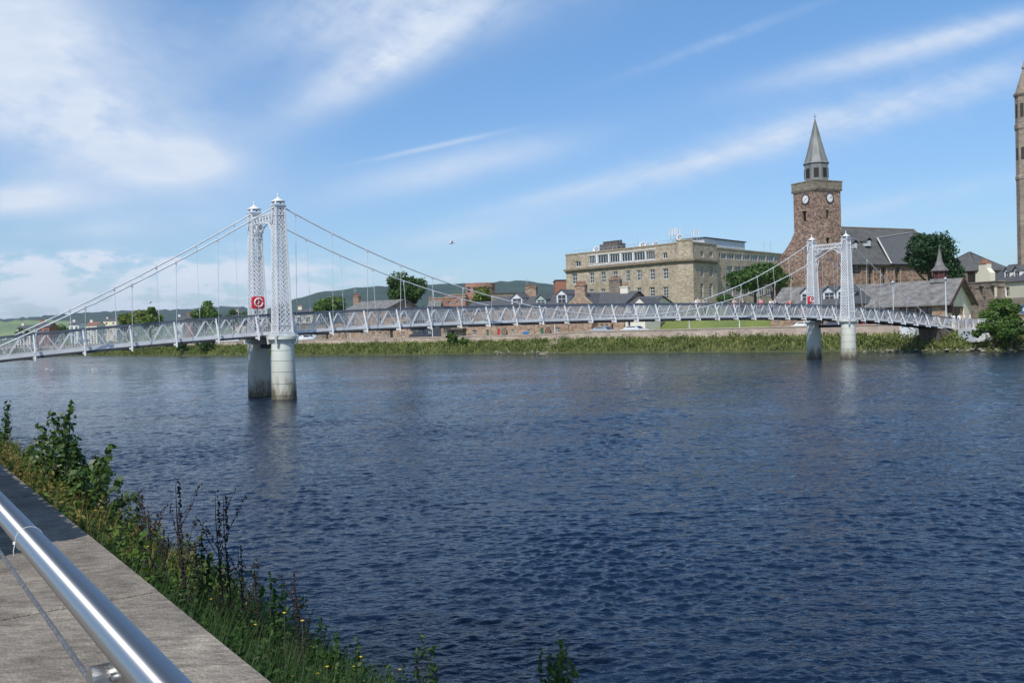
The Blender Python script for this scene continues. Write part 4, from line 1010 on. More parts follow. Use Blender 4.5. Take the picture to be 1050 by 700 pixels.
# roof plant: housings, masts, dishes
def on_roof(px, oo=-4., pl=pl1): return pl.hit(px, 255)[0]
p = pl1.P(pl1.hit(609, 250)[0], ztA, -6.5); mb = MB(); a = math.atan2(pl1.d.y, pl1.d.x)
mb.box(p + Vector((0, 0, 1.0)), 5.5, 3, 2.4, a)
for k in range(6): mb.box(p + pl1.P(0, 0) * 0 + Vector((pl1.d.x * (k - 2.5), pl1.d.y * (k - 2.5), 2.5)), .5, .6, .9, a)
tag(mb.build('plant_room', mat('brown_metal', (.13, .11, .10), .8, var=.3, scale=2)), 'brown plant housing on the left of the office roof', 'plant housing')
p = pl4.P(14, ztB, -7.); mb = MB(); mb.box(p + Vector((0, 0, 1.2)), 20, 6, 3.0, math.atan2(pl4.d.y, pl4.d.x)); t = tag(mb.build('penthouse', WHITE2), 'long white rooftop housing with dark edge on the office wing', 'plant housing')
mb2 = MB(); mb2.box(p + Vector((0, 0, 2.8)), 20.6, 6.6, .25, math.atan2(pl4.d.y, pl4.d.x)); mb2.build('roof_edge', DARKM, t)
def mast(px, ytop, pl, oo, label, panels=True, thick=.12, grp='aerial masts on the office roof'):
    u, z = pl.hit(px, ytop); q = pl.P(u, ztA if pl is not pl4 else ztB, oo); t = thing('aerial_mast', q, label, 'aerial mast', grp)
    z += 0.; mb = MB(); mb.tube([(q.x, q.y, q.z - .3), (q.x, q.y, z)], thick * .4, 6); mb.bar((q.x, q.y, q.z), (q.x + .8, q.y, q.z + (z - q.z) * .4), .05); mb.bar((q.x, q.y, q.z), (q.x - .8, q.y, q.z + (z - q.z) * .4), .05)
    mb.build('pole', STEELG, t)
    if panels:
        mb = MB(); mb.box((q.x + .18, q.y - .1, z - .75), .17, .12, 1.5); mb.box((q.x - .2, q.y + .1, z - .85), .17, .12, 1.4); mb.build('panel_aerial', WHITE, t)
for k, (px, yt, pn) in enumerate([(680, 234, 1), (684.5, 233, 1), (688.5, 233.5, 1), (703.5, 232.5, 1), (722.5, 234, 1), (727.5, 234, 1)]):
    lab = ['leftmost panel aerial on the office roof corner', 'second panel aerial in the left cluster', 'third panel aerial in the left cluster beside the dish', 'lone tall aerial in the middle of the roof corner', 'left panel aerial of the right hand pair', 'right panel aerial of the right hand pair'][k]
    mast(px, yt, pl1 if px < 700 else pl3, -2.5 if px < 700 else -3., lab, pn)
mast(636, 241, pl1, -6, 'thin whip aerial above the left of the office roof', False, .06); mast(795, 247, pl4, -3, 'left thin pole at the right end of the office roof', False, .1); mast(801.5, 247, pl4, -3, 'right thin pole beside the church tower', False, .1)
def dish(px, py, r, label, face=0.):
    u, z = pl1.hit(px, py); q = pl1.P(u, z, -2.0); t = thing('satellite_dish', (q.x, q.y, ztA), label, 'satellite dish', 'satellite dishes on the office roof')
    mb = MB(); n = 16; f = (pl1.n.x * .9 + .2, pl1.n.y * .9, .35); f = Vector(f).normalized(); x = f.cross(Vector((0, 0, 1))).normalized(); y = x.cross(f)
    vs = [q - f * .25 * r]; 
    for rr, dd in ((.5, -.19), (1., 0)):
        for k in range(n): an = 2 * math.pi * k / n; vs.append(q + (x * math.cos(an) + y * math.sin(an)) * r * rr + f * dd * r)
    fs = [(0, 1 + k, 1 + (k + 1) % n) for k in range(n)] + [(1 + k, 1 + (k + 1) % n, 1 + n + (k + 1) % n, 1 + n + k) for k in range(n)]
    mb.add(vs, fs, True); mb.build('bowl', WHITE, t)
    mb = MB(); mb.tube([q - f * .2 * r, (q.x - f.x * .4, q.y - f.y * .4, q.z - .2), (q.x - f.x * .4, q.y - f.y * .4, ztA - .3)], .06, 6); mb.tube([q - y * r * .8, q + f * r * .9], .025, 4); mb.build('mount', STEELG, t)
dish(605, 255, .75, 'dish at the far left of the office roof'); dish(652.5, 250.5, .8, 'dish in the middle of the office roof'); dish(657.5, 251, .6, 'smaller dish right of the middle dish'); dish(666, 250, .75, 'dish left of the aerial cluster'); dish(690.5, 242.5, .75, 'raised white dish among the aerials')
mb = MB()
for pl, zz in ((pl2, ztA + .7), (pl3, ztA + .2)):
    for k in range(int(pl.L / 1.2) + 1): u = min(pl.L, k * 1.2); mb.bar(pl.P(u, zz, -.3), pl.P(u, zz + 1.0, -.3), .05)
    for h_ in (.5, 1.0): mb.bar(pl.P(0, zz + h_, -.3), pl.P(pl.L, zz + h_, -.3), .05)
for k in range(26): u = pl1.L * k / 25; mb.bar(pl1.P(u, ztA, -.4), pl1.P(u, ztA + .9, -.4), .05)
mb.bar(pl1.P(0, ztA + .9, -.4), pl1.P(pl1.L, ztA + .9, -.4), .05)
mb.build('roof_railing', STEELG, office)

# ================================================================== CHURCH
cu_ = Vector((math.cos(R(27)), math.sin(R(27)))); cv_ = Vector((-cu_.y, cu_.x))
C0 = at(838, 300, 148); C0 = Vector((C0.x, C0.y)); SA = 5.6; SB = 4.75
def cp(a, b, z): p = C0 + cu_ * a + cv_ * b; return Vector((p.x, p.y, z))
ZC = 5.5; zpar0 = at(837.5, 192.8, 148).z; zpar1 = at(837.5, 184.5, 148).z
church = thing('church', cp(SA / 2, SA / 2, ZC), 'old red stone church with a square clock tower, grey spire and slate nave roof', 'church')
plL = Plane(C0 + cv_ * SB, C0); plR = Plane(C0, C0 + cu_ * SA)
mb = MB()
slL = centre_rect(plL, 824.6, 221.8, .8, 1.7); slR = centre_rect(plR, 848.6, 219.6, .55, 1.4)
lowR = centre_rect(plR, 849, 246.5, .7, .9)
wall_open(mb, plL, 0, SB, ZC - 3, zpar0, [slL], .4); wall_open(mb, plR, 0, SA, ZC - 3, zpar0, [slR, lowR], .4)
mb.quad(cp(SA, 0, ZC - 3), cp(SA, SB, ZC - 3), cp(SA, SB, zpar0), cp(SA, 0, zpar0)); mb.quad(cp(SA, SB, ZC - 3), cp(0, SB, ZC - 3), cp(0, SB, zpar0), cp(SA, SB, zpar0))
tw = mb.build('tower', REDSAND, church)
for pl, r_ in ((plL, slL), (plR, slR), (plR, lowR)):
    m2 = MB(); m2.quad(pl.P(r_[0], r_[2], -.35), pl.P(r_[1], r_[2], -.35), pl.P(r_[1], r_[3], -.35), pl.P(r_[0], r_[3], -.35))
    for k in range(5): z = r_[2] + (r_[3] - r_[2]) * (k + .5) / 5; m2.bar(pl.P(r_[0], z, -.25), pl.P(r_[1], z, -.25), .12, .05)
    m2.build('louvre', LOUV, church)
    m3 = MB(); m3.bar(pl.P(r_[0] - .15, r_[3] + .1, .02), pl.P(r_[1] + .15, r_[3] + .1, .02), .1, .2); m3.build('lintel', BUFFTRIM, church)
mb = MB(); e = .20
P = [cp(-e, -e, 0), cp(SA + e, -e, 0), cp(SA + e, SB + e, 0), cp(-e, SB + e, 0)]; mb.prism([(p.x, p.y) for p in P], zpar0, zpar1 - .1)
e = .27; P = [cp(-e, -e, 0), cp(SA + e, -e, 0), cp(SA + e, SB + e, 0), cp(-e, SB + e, 0)]; mb.prism([(p.x, p.y) for p in P], zpar1 - .1, zpar1 + .08)
for k in range(12):
    for pl in (plL, plR): u = -.1 + pl.L * 1.03 * k / 11; mb.bar(pl.P(u, zpar0 - .28, .1), pl.P(u, zpar0 + .02, .14), .22, .2)
mb.build('parapet', stone('parapet_stone', [(.24, .20, .15), (.30, .26, .2), (.20, .17, .13)], .6), church)
# clocks
for pl, px, py, r_ in ((plL, 826.2, 204.3, .86), (plR, 850.5, 202.9, .86)):
    u, z = pl.hit(px, py)
    def disc(mb, ra, rb, oo, th, n=32):
        vs = []
        for k in range(n):
            q = 2 * math.pi * k / n
            for rr, o_ in ((ra, oo), (rb, oo), (rb, oo - th)): vs.append(pl.P(u + rr * math.cos(q), z + rr * math.sin(q), o_))
        f = []
        for k in range(n):
            a, b = 3 * k, 3 * ((k + 1) % n); f += [(a, b, b + 1, a + 1), (a + 1, b + 1, b + 2, a + 2)]
        mb.add(vs, f)
    mb = MB(); disc(mb, r_ * .8, r_, .12, .12); ck = mb.build('clock', DARKM, church)
    mb = MB(); disc(mb, 0, r_ * .82, .07, .07); mb.build('dial', mat('dial_white', (.8, .8, .76), .5), ck)
    mb = MB()
    for k in range(12): q = math.pi * k / 6; mb.bar(pl.P(u + r_ * .60 * math.sin(q), z + r_ * .60 * math.cos(q), .085), pl.P(u + r_ * .74 * math.sin(q), z + r_ * .74 * math.cos(q), .085), .07, .02)
    mb.build('numerals', DARKM, ck)
    mb = MB()
    for q, l in ((R(65), .38), (R(215) if pl is plL else R(70), .60)): mb.bar(pl.P(u - .08 * math.sin(q), z - .08 * math.cos(q), .10), pl.P(u + r_ * l * math.sin(q), z + r_ * l * math.cos(q), .10), .07, .02)
    mb.build('hands', DARKM, ck)
# octagonal belfry and spire
cc = cp(SA / 2, SB / 2, 0); YB = cc.y
zb0, zb1 = zpar1 - .3, at(836, 168.3, YB).z; zap = at(834.9, 123.5, YB).z; rb = 12.6 / 949 * YB
mb = MB(); rr = rb * .98; mb.lathe((cc.x, cc.y, 0), [(rr, zb0), (rr, zb1 - .1)], 8, False, R(27 + 22.5)); bf = mb.build('belfry', LEAD, church)
for k in range(8):
    an = R(27 + 45 * k); ap = rr * math.cos(R(22.5)); n3 = Vector((math.cos(an), math.sin(an), 0)); tdir = Vector((-n3.y, n3.x, 0)); c = Vector((cc.x, cc.y, (zb0 + zb1) / 2 + .1)) + n3 * (ap + .02)
    m2 = MB(); m2.box(c, .06, .78, 1.5, an)
    for j in range(7): m2.bar(c - tdir * .36 + Vector((0, 0, -.66 + j * .21)) + n3 * .05, c + tdir * .36 + Vector((0, 0, -.66 + j * .21)) + n3 * .05, .06, .07)
    m2.build('louvre', LOUV, church)
mb = MB(); mb.lathe((cc.x, cc.y, 0), [(rb * 1.0, zb1 - .12), (rb * 1.08, zb1 - .02), (rb * .96, zb1 + .3), (rb * .80, zb1 + 1.2), (rb * .47, zb1 + (zap - zb1) * .52), (.06, zap)], 8, False, R(27 + 22.5))
for k in range(8):
    an = R(27 + 22.5 + 45 * k); mb.tube([(cc.x + r1 * math.cos(an), cc.y + r1 * math.sin(an), z1) for r1, z1 in ((rb * .97, zb1 + .3), (rb * .81, zb1 + 1.2), (rb * .48, zb1 + (zap - zb1) * .52), (.07, zap))], .05, 5)
mb.build('spire', LEAD, church)
mb = MB(); mb.bar((cc.x, cc.y, zap - .2), (cc.x, cc.y, zap + 1.0), .06); mb.bar((cc.x - .25, cc.y, zap + .55), (cc.x + .25, cc.y, zap + .55), .05); mb.lathe((cc.x, cc.y, zap), [(.02, 0), (.1, .1), (.02, .2)], 8); mb.build('weathervane', DARKM, church)
# sweeping haunch on the left of the tower
prof = []
plH = Plane(C0 + cv_ * SA + cv_ * 6, C0 + cv_ * SA * .9)
for px, py in ((813.5, 236), (812.5, 240), (809.5, 247), (804, 256), (799, 263), (794.5, 271), (791, 280), (789, 290)): prof.append(plL.hit(px, py))
mb = MB(); fr = []; bk = []
for u, z in prof: fr.append(plL.P(u, z, -.3)); bk.append(plL.P(u, z, -3.2))
base_f = [plL.P(.3, ZC - 3, -.3), plL.P(.3, prof[0][1], -.3)]; n_ = len(fr)
botz = ZC - 3
vs = fr + [plL.P(u, botz, -.3) for u, z in prof] + bk + [plL.P(u, botz, -3.2) for u, z in prof]
fs = []
for i in range(n_ - 1): fs += [(i, i + 1, n_ + i + 1, n_ + i), (2 * n_ + i, 2 * n_ + i + 1, 3 * n_ + i + 1, 3 * n_ + i), (i, i + 1, 2 * n_ + i + 1, 2 * n_ + i)]
fs += [(n_ - 1, 2 * n_ - 1, 4 * n_ - 1, 3 * n_ - 1)]
mb.add(vs, fs); mb.quad(plL.P(prof[0][0], botz, -.3), plL.P(prof[0][0] + .6, botz, -.3), plL.P(prof[0][0] + .6, prof[0][1], -.3), plL.P(prof[0][0], prof[0][1], -.3)); mb.build('haunch_wall', REDSAND, church)
# nave along cu_
NB0 = 1.2; NW = 11.; NL = 27
zne = Plane(C0 + cu_ * SA - cv_ * .0, C0 + cu_ * 30).hit(900, 268.6)[1]
plN = Plane(C0 + cu_ * (SA - .1) + cv_ * .4, C0 + cu_ * (SA + 13.5) + cv_ * .4)
znr = Plane(C0 + cu_ * SA + cv_ * (.4 + NW / 2), C0 + cu_ * 30 + cv_ * (.4 + NW / 2)).hit(895, 234)[1]
LN = 27.5
def npt(u, z, w): return cp(SA - .1 + u, .4 + w, z)
opsN = []
for px, hh in ((892, 3.0), (906, 3.0), (919.8, 3.0)): opsN.append(centre_rect(plN, px, 282.5, 1.25, hh))
opsN.append(centre_rect(plN, 878, 276, 2.2, 1.5))
mb = MB(); wall_open(mb, plN, 0, LN, ZC - 3, zne, opsN, .35)
mb.quad(npt(LN, ZC - 3, 0), npt(LN, ZC - 3, NW), npt(LN, zne, NW), npt(LN, zne, 0)); mb.quad(npt(0, ZC - 3, NW), npt(LN, ZC - 3, NW), npt(LN, zne, NW), npt(0, zne, NW)); mb.quad(npt(0, ZC - 3, 0), npt(0, ZC - 3, NW), npt(0, zne, NW), npt(0, znr, NW / 2), npt(0, zne, 0))
mb.build('nave_wall', REDSAND, church)
for k, q in enumerate(opsN):
    w_ = window(plN, *q, church, mat('window_stone', (.33, .24, .17), .8), 1 if k == 3 else 2, 3, -.28, .12)
    m2 = MB(); u = (q[0] + q[1]) / 2; pts = [plN.P(q[0] - .12, q[2], .03), plN.P(q[0] - .12, q[3] - .2, .03), plN.P(q[0] + .15, q[3] + .25, .03), plN.P(u, q[3] + .42, .03), plN.P(q[1] - .15, q[3] + .25, .03), plN.P(q[1] + .12, q[3] - .2, .03), plN.P(q[1] + .12, q[2], .03)]
    if k != 3:
        m2.tube(pts, .09, 4); m2.quad(*[p - Vector((0, 0, 0)) for p in (plN.P(q[0], q[3], .01), plN.P(q[1], q[3], .01), plN.P(u, q[3] + .4, .01))]); m2.build('arch_surround', mat('pale_dressing', (.40, .30, .22), .85), w_)
mb = MB(); ov = .35; sl = (znr - zne) / (NW / 2); HP = 3.2
A = [npt(0, zne - ov * sl, -ov), npt(LN + ov, zne - ov * sl, -ov), npt(LN - HP, znr, NW / 2), npt(0, znr, NW / 2)]
B = [npt(0, zne - ov * sl, NW + ov), npt(LN + ov, zne - ov * sl, NW + ov), npt(LN - HP, znr, NW / 2), npt(0, znr, NW / 2)]
mb.add(A, [(0, 1, 2, 3)]); mb.add(B, [(3, 2, 1, 0)]); mb.quad(A[1], B[1], A[2]); mb.add([A[0], A[1], B[1], B[0]], [(0, 1, 2, 3)]); nr = mb.build('nave_roof', SLATE3, church)
mb = MB(); mb.bar(A[3] + Vector((0, 0, .05)), A[2] + Vector((0, 0, .05)), .25, .14); mb.bar(A[2] + Vector((0, 0, .03)), A[1] + Vector((0, 0, .03)), .2, .1); mb.build('ridge', BUFFTRIM, church)
mb = MB(); mb.bar(npt(0, zne - ov * sl - .05, -ov - .05), npt(LN + .3, zne - ov * sl - .05, -ov - .05), .14, .16); mb.build('gutter', DARKM, church)
# hipped aisle roof with its pale flashing
plT = plN
a0 = plN.hit(911, 268.6)[0]; a1 = plN.hit(933, 268.6)[0] + 2.2; at0 = Plane(npt(0, 0, 2.9).xy, npt(10, 0, 2.9).xy).hit(899.6, 244)[0]; at1 = Plane(npt(0, 0, 4.2).xy, npt(10, 0, 4.2).xy).hit(933.5, 238.5)[0]
z2 = Plane(npt(0, 0, 2.9).xy, npt(10, 0, 2.9).xy).hit(899.6, 244)[1]; z3 = Plane(npt(0, 0, 4.2).xy, npt(10, 0, 4.2).xy).hit(933.5, 238.5)[1]
mb = MB(); q = [npt(a0, zne - ov * sl + .1, -ov - .25), npt(a1, zne - ov * sl + .1, -ov - .25), npt(at1, z3, 4.2), npt(at0, z2, 2.9)]
mb.quad(*q); mb.quad(q[0], q[3], q[3] - Vector((0, 0, .5)), q[0] - Vector((0, 0, .3))); mb.quad(q[3], q[2], q[2] - Vector((0, 0, .5)), q[3] - Vector((0, 0, .5))); mb.quad(q[1], q[2], q[2] - Vector((0, 0, .5)), q[1] - Vector((0, 0, .3))); mb.build('aisle_roof', mat('darker_slate', (.095, .097, .10), .75, var=.12, scale=1.5, bump=.4, bscale=6), church)
mb = MB(); up = Vector((0, 0, .06)); mb.bar(q[0] + up, q[3] + up, .26, .08); mb.bar(q[3] + up, q[2] + up, .26, .08); mb.build('flashing', mat('pale_lead_flashing', (.50, .50, .48), .6), church)
for px, py in ((874.5, 250), (888.3, 247.5)):
    pm = Plane(npt(0, 0, 2.4).xy, npt(10, 0, 2.4).xy); u, z = pm.hit(px, py); m2 = MB(); c = pm.P(u, z, 0); m2.use(WHITE2); m2.box(c + Vector((0, 0, -.35)), .9, 1.0, .9, R(27)); m2.use(SLATE)
    for sg in (-1, 1): m2.quad(*[pm.P(u + sg * .75, z + .05, .7), pm.P(u, z + .65, .7), pm.P(u, z + .65, -1.2), pm.P(u + sg * .75, z + .05, -1.2)])
    m2.build('roof_vent', None, church)
# further church roof to the right of the big tree
R2A, R2B = at(952, 300, 168), at(1002.5, 300, 160)
gable_house('church_hall', 'grey stone church wing with slate roof right of the dark tree', (R2A.x, R2A.y), (R2B.x, R2B.y), 11, 6, Plane(R2A.xy, R2B.xy).hit(990, 277.5)[1], at(972, 259, 166).z, GREYST, SLATE3, [centre_rect(Plane(R2A.xy, R2B.xy), 996, 286, 1.4, 2.6)], None, 'building', hip=5.2, wincol=TRIMD)

# ================================================================== LOW HALL WITH SPIRELET
GL = at(970.5, 309, 122.); hd = Vector((-.74, .6726)); hg = Vector((.6726, .74)); GL = Vector((GL.x, GL.y))
HLn, HW = 25., 10.5
plF = Plane(GL + hd * HLn, GL); plG = Plane(GL, GL + hg * HW)
zhe = plF.hit(944.6, 311.0)[1]; zhr = Plane(plF.A + hg * HW / 2, plF.B + hg * HW / 2).hit(960, 287.3)[1]; zh0 = 2.3
hall = thing('stone_hall', (GL.x, GL.y + 4, zh0), 'long low stone hall with a sagging grey slate roof beside the bridge end', 'hall')
hops = []
for px, w_ in ((930, 2.0), (947.5, 2.0), (905, 2.0), (888, 2.2)): u, z = plF.hit(px, 318); hops.append((u - w_ / 2, u + w_ / 2, zhe - 2.3, zhe - .5))
mb = MB(); wall_open(mb, plF, 0, HLn, zh0 - 1, zhe, hops, .3)
gw = pxrect(plG, 975.5, 990.5, 321.5, 327.5)
gw = (1.8, 7.4, zh0 + 1.0, zh0 + 3.0); gops = [gw]
wall_open(mb, plF, 0, .01, zh0, zhe, [])
mb.build('side_wall', HOUSEST, hall)
mb = MB(); wall_open(mb, plG, 0, HW, zh0 - 1, zhe, gops, .3); mb.quad(plG.P(0, zhe), plG.P(HW, zhe), plG.P(HW / 2, zhr - .1)); mb.quad(plG.P(HW, zh0 - 1), plG.P(HW, zh0 - 1, -HLn), plG.P(HW, zhe, -HLn), plG.P(HW, zhe)); mb.quad(plG.P(0, zh0, -HLn), plG.P(HW, zh0, -HLn), plG.P(HW, zhe, -HLn), plG.P(HW / 2, zhr - .1, -HLn), plG.P(0, zhe, -HLn)); mb.build('gable_wall', CREAMD, hall)
for q in hops: window(plF, *q, hall, TRIMD, 3, 1, -.2, .12)
window(plG, *gw, hall, TRIMD, 4, 1, -.2, .12)
mb = MB(); sl = (zhr - zhe) / (HW / 2); ov = .6
for sg in (0, 1):
    f = (lambda w: w) if sg == 0 else (lambda w: HW - w); nseg = 14; top = []; 
    rows = []
    for k in range(nseg + 1):
        u = -.7 + (HLn + 1.2) * k / nseg; sag = -.22 * math.sin(math.pi * k / nseg) + .03 * math.sin(k * 2.1)
        rows.append([plG.P(f(-ov), zhe - ov * sl + sag * .3, -u), plG.P(f(HW / 4), zhe + sl * HW / 4 + sag * .8 - .06, -u), plG.P(HW / 2, zhr + sag, -u)])
    for dz, flip in ((.0, 0), (.16, 1)):
        vs = [p + Vector((0, 0, dz)) for r_ in rows for p in r_]; mb.add(vs, [(i * 3 + j, i * 3 + j + 1, i * 3 + j + 4, i * 3 + j + 3) for i in range(nseg) for j in range(2)])
    for a, b in zip(rows, rows[1:]): mb.quad(a[0], b[0], b[0] + Vector((0, 0, .16)), a[0] + Vector((0, 0, .16)))
mb.build('roof', SLATE2, hall)
mb = MB()
for sg in (0, 1):
    f = (lambda w: w) if sg == 0 else (lambda w: HW - w); mb.bar(plG.P(f(-ov - .1), zhe - ov * sl - .05, .72), plG.P(HW / 2, zhr + .05, .72), .12, .42)
mb.build('barge_board', TRIMD, hall)
u, z = plG.hit(977.5, 316); mb = MB(); mb.box(plG.P(.6, zhe - .7, .3), .6, .6, 1.4, math.atan2(hg.y, hg.x)); mb.build('corner_bracket', TRIMD, hall)
# spirelet on the ridge
sp = Plane(plF.A + hg * HW / 2, plF.B + hg * HW / 2); u, z = sp.hit(963.8, 287); c = sp.P(u, 0)
ys = c.y; ztip = at(963.8, 252.5, ys).z; ze_ = at(963.8, 277, ys).z; zb_ = zhr - .6
mb = MB(); mb.lathe((c.x, c.y, 0), [(.95, zb_), (.95, zb_ + .9), (.8, zb_ + .95), (.8, ze_ + .1)], 8, False, R(10)); cu = mb.build('cupola', TRIMD, hall)
mb = MB()
for k in range(8): an = R(10) + math.pi * k / 4; mb.bar((c.x + .84 * math.cos(an), c.y + .84 * math.sin(an), zb_ + .9), (c.x + .84 * math.cos(an), c.y + .84 * math.sin(an), ze_), .12)
mb.build('cupola_posts', mat('red_brown_timber', (.14, .04, .035), .6), hall)
mb = MB(); rr = 8.6 / 949 * ys; hgt = ztip - ze_
mb.lathe((c.x, c.y, ze_), [(rr, -.15), (rr * 1.02, 0), (rr * .62, hgt * .14), (rr * .38, hgt * .32), (rr * .24, hgt * .55), (.06, hgt * .97), (.03, hgt * 1.05)], 8, False, R(10)); mb.build('spirelet', SLATE2, hall)
mb = MB(); mb.box(sp.P(u, zhr - .1, 0), 2.0, 2.0, .5, math.atan2(hd.y, hd.x)); mb.build('cupola_base', LEAD, hall)
# second slate roofed building behind the left part, with three white dormer gables
HB, HA = at(869, 320, 127.), at(817, 320, 134.)
pB = Plane(HA.xy, HB.xy)
zde = pB.hit(850, 312)[1]
gable_house('dormer_house', 'slate roofed cottage with three white gabled dormers behind the far tower', HA.xy, HB.xy, 7, 2.6, zde, Plane(HA.xy - pB.n * 3.5, HB.xy - pB.n * 3.5).hit(860, 294.5)[1], HOUSEST, SLATE, [(pB.L * k / 5 - .5, pB.L * k / 5 + .5, 4.0, 5.2) for k in (1, 2, 3, 4)], None, 'house', [(pB.hit(822, 300)[0], -3.5, 1.2, 1.6, BRICK)], [(pB.hit(x, 305)[0], 2.0, 1.25, WHITE) for x in (822.8, 846, 860)], hip=1.6)

# ================================================================== RIGHT SIDE: cream house, terrace wall, steeple
HA, HB = at(1013, 320, 153), at(1062, 320, 141)
pC = Plane(HA.xy, HB.xy); zce = pC.hit(1030, 289)[1]
gable_house('cream_house', 'cream rendered house with slate roof, two white dormers and a stepped chimney gable', HA.xy, HB.xy, 8, 6, zce, Plane(HA.xy - pC.n * 4, HB.xy - pC.n * 4).hit(1030, 272.8)[1], CREAM, SLATE, [centre_rect(pC, 1033, 299, 1.0, 1.5)], None, 'house', (), [(pC.hit(1027.3, 280)[0], 1.5, 1.2, WHITE), (pC.hit(1037, 280)[0], 1.5, 1.2, WHITE)])
gm_ = MB(); G0, G1 = at(1000, 320, 153.5), at(1015.5, 320, 150.5); pG = Plane(G0.xy, G1.xy)
pts = [pG.hit(*p) for p in ((1000.3, 287), (1000.3, 282), (1003.5, 277.5), (1003.5, 270.5), (1011.5, 270.5), (1011.5, 275), (1015.4, 279.5), (1015.4, 287))]
n_ = len(pts); pts = [(pts[0][0], 5.)] + pts + [(pts[-1][0], 5.)]
n_ = len(pts); gm_.add([pG.P(u, z, 0) for u, z in pts] + [pG.P(u, z, -1.0) for u, z in pts], [tuple(range(n_)), tuple(range(2 * n_ - 1, n_ - 1, -1))] + [(i, (i + 1) % n_, (i + 1) % n_ + n_, i + n_) for i in range(n_)])
cg = tag(gm_.build('chimney_gable', CREAM, fixn=True), 'cream shouldered chimney gable with clay pots against the sky', 'chimney')
gm_ = MB(); a, z = pG.hit(1007.5, 270.4); gm_.box(pG.P(a, z + .1, -.5), 1.5, 1.2, .22, math.atan2(pG.d.y, pG.d.x))
for k in (-.4, 0, .4): gm_.lathe(pG.P(a + k, z + .2, -.5), [(.15, 0), (.12, .4), (.14, .6)], 8)
gm_.build('chimney_pots', mat_pot, cg)
# graveyard terrace: retaining wall, colonnade of monuments
TA, TB = at(984, 320, 141), at(1060, 320, 128); pT = Plane(TA.xy, TB.xy); zt_ = pT.hit(1005, 307)[1]
mb = MB()
mb.quad(pT.P(0, 1.5), pT.P(pT.L, 1.5), pT.P(pT.L, zt_), pT.P(0, zt_)); mb.quad(pT.P(0, zt_), pT.P(pT.L, zt_), pT.P(pT.L, zt_, -8), pT.P(0, zt_, -8)); mb.quad(pT.P(0, 1.5), pT.P(0, 1.5, -8), pT.P(0, zt_, -8), pT.P(0, zt_))
tag(mb.build('terrace_wall', GREYST), 'brown rubble retaining wall behind the bridge end', 'wall')
mon = thing('stone_monument_screen', pT.P(4, zt_, -1), 'dark stone screen of piers and lintels on the graveyard terrace', 'monument')
mb = MB(); zl = pT.hit(1000, 292)[1]
uE = pT.hit(1020, 300)[0]; mb.bar(pT.P(-.6, zl, -1.2), pT.P(uE, zl, -1.2), 1.0, .5); mb.bar(pT.P(-.8, zl + .35, -1.2), pT.P(uE + .2, zl + .35, -1.2), 1.2, .16); mb.build('lintel', GREYST, mon)
for px in (985, 997, 1008.5, 1019.5): u = pT.hit(px, 300)[0]; mb = MB(); mb.box(pT.P(u, (zl + zt_) / 2, -1.2), .7, .7, zl - zt_, math.atan2(pT.d.y, pT.d.x)); mb.box(pT.P(u, zl - .35, -1.2), .95, .95, .25, math.atan2(pT.d.y, pT.d.x)); mb.box(pT.P(u, zt_ + .15, -1.2), .95, .95, .3, math.atan2(pT.d.y, pT.d.x)); mb.build('pier', TOWERST, mon)
mb = MB(); mb.quad(pT.P(-.5, zt_, -3), pT.P(uE * .55, zt_, -3), pT.P(uE * .55, zl, -3), pT.P(-.5, zl, -3)); mb.build('back_wall', GREYST, mon)
# tall steeple at the right edge
def steeple():
    Y = 150.; cx = at(1054.5, 320, Y); r0 = 9.2 / 949 * Y
    t = thing('steeple', (cx.x, cx.y, 4), 'very tall slim grey stone church steeple cut by the right edge', 'steeple')
    zt = at(1050, 320, Y).z
    def zz(py): return at(1048, py, Y).z
    mb = MB(); prof = [(r0 * 1.12, 0), (r0 * 1.12, zz(322)), (r0, zz(318)), (r0, zz(292)), (r0 * 1.05, zz(291)), (r0 * 1.05, zz(289)), (r0 * .97, zz(288)), (r0 * .95, zz(185)), (r0 * 1.02, zz(184)), (r0 * 1.02, zz(181)), (r0 * .95, zz(180)), (r0 * .93, zz(134)), (r0 * 1.03, zz(132)), (r0 * 1.03, zz(128)), (r0 * .93, zz(127)), (r0 * .93, zz(100)), (r0 * 1.08, zz(98)), (r0 * 1.08, zz(96)), (r0 * .9, zz(95)), (.12, zz(71))]
    mb.lathe((cx.x, cx.y, 0), prof, 8, False, R(22.5)); mb.build('shaft', TOWERST, t)
    mb = MB(); mb.lathe((cx.x, cx.y, zz(72)), [(.05, 0), (.3, .3), (.3, .5), (.08, .8), (.05, 1.5)], 8); mb.build('finial', TOWERST, t)
    for k in range(8):
        an = math.pi * k / 4; n3 = Vector((math.cos(an), math.sin(an), 0))
        for z0_, z1_ in ((124, 104), (176, 140)):
            m2 = MB(); c = Vector((cx.x, cx.y, (zz(z0_) + zz(z1_)) / 2)) + n3 * (r0 * .935 * math.cos(R(22.5)))
            m2.box(c, .06, .5, (zz(z1_) - zz(z0_)) * (.7 if z0_ == 124 else .35), an); m2.build('louvre', LOUV, t)
steeple()
TCA, TCB = at(1043.5, 330, 122), at(1080, 330, 116); pW = Plane(TCA.xy, TCB.xy); zw = pW.hit(1046, 322.5)[1]
mb = MB(); mb.quad(pW.P(0, .5), pW.P(pW.L, .5), pW.P(pW.L, zw), pW.P(0, zw)); mb.quad(pW.P(0, zw), pW.P(pW.L, zw), pW.P(pW.L, zw, -.6), pW.P(0, zw, -.6)); mb.quad(pW.P(0, .5), pW.P(0, .5, -.6), pW.P(0, zw, -.6), pW.P(0, zw))
mb.bar(pW.P(-.1, zw + .08, -.3), pW.P(pW.L, zw + .08, -.3), .8, .16)
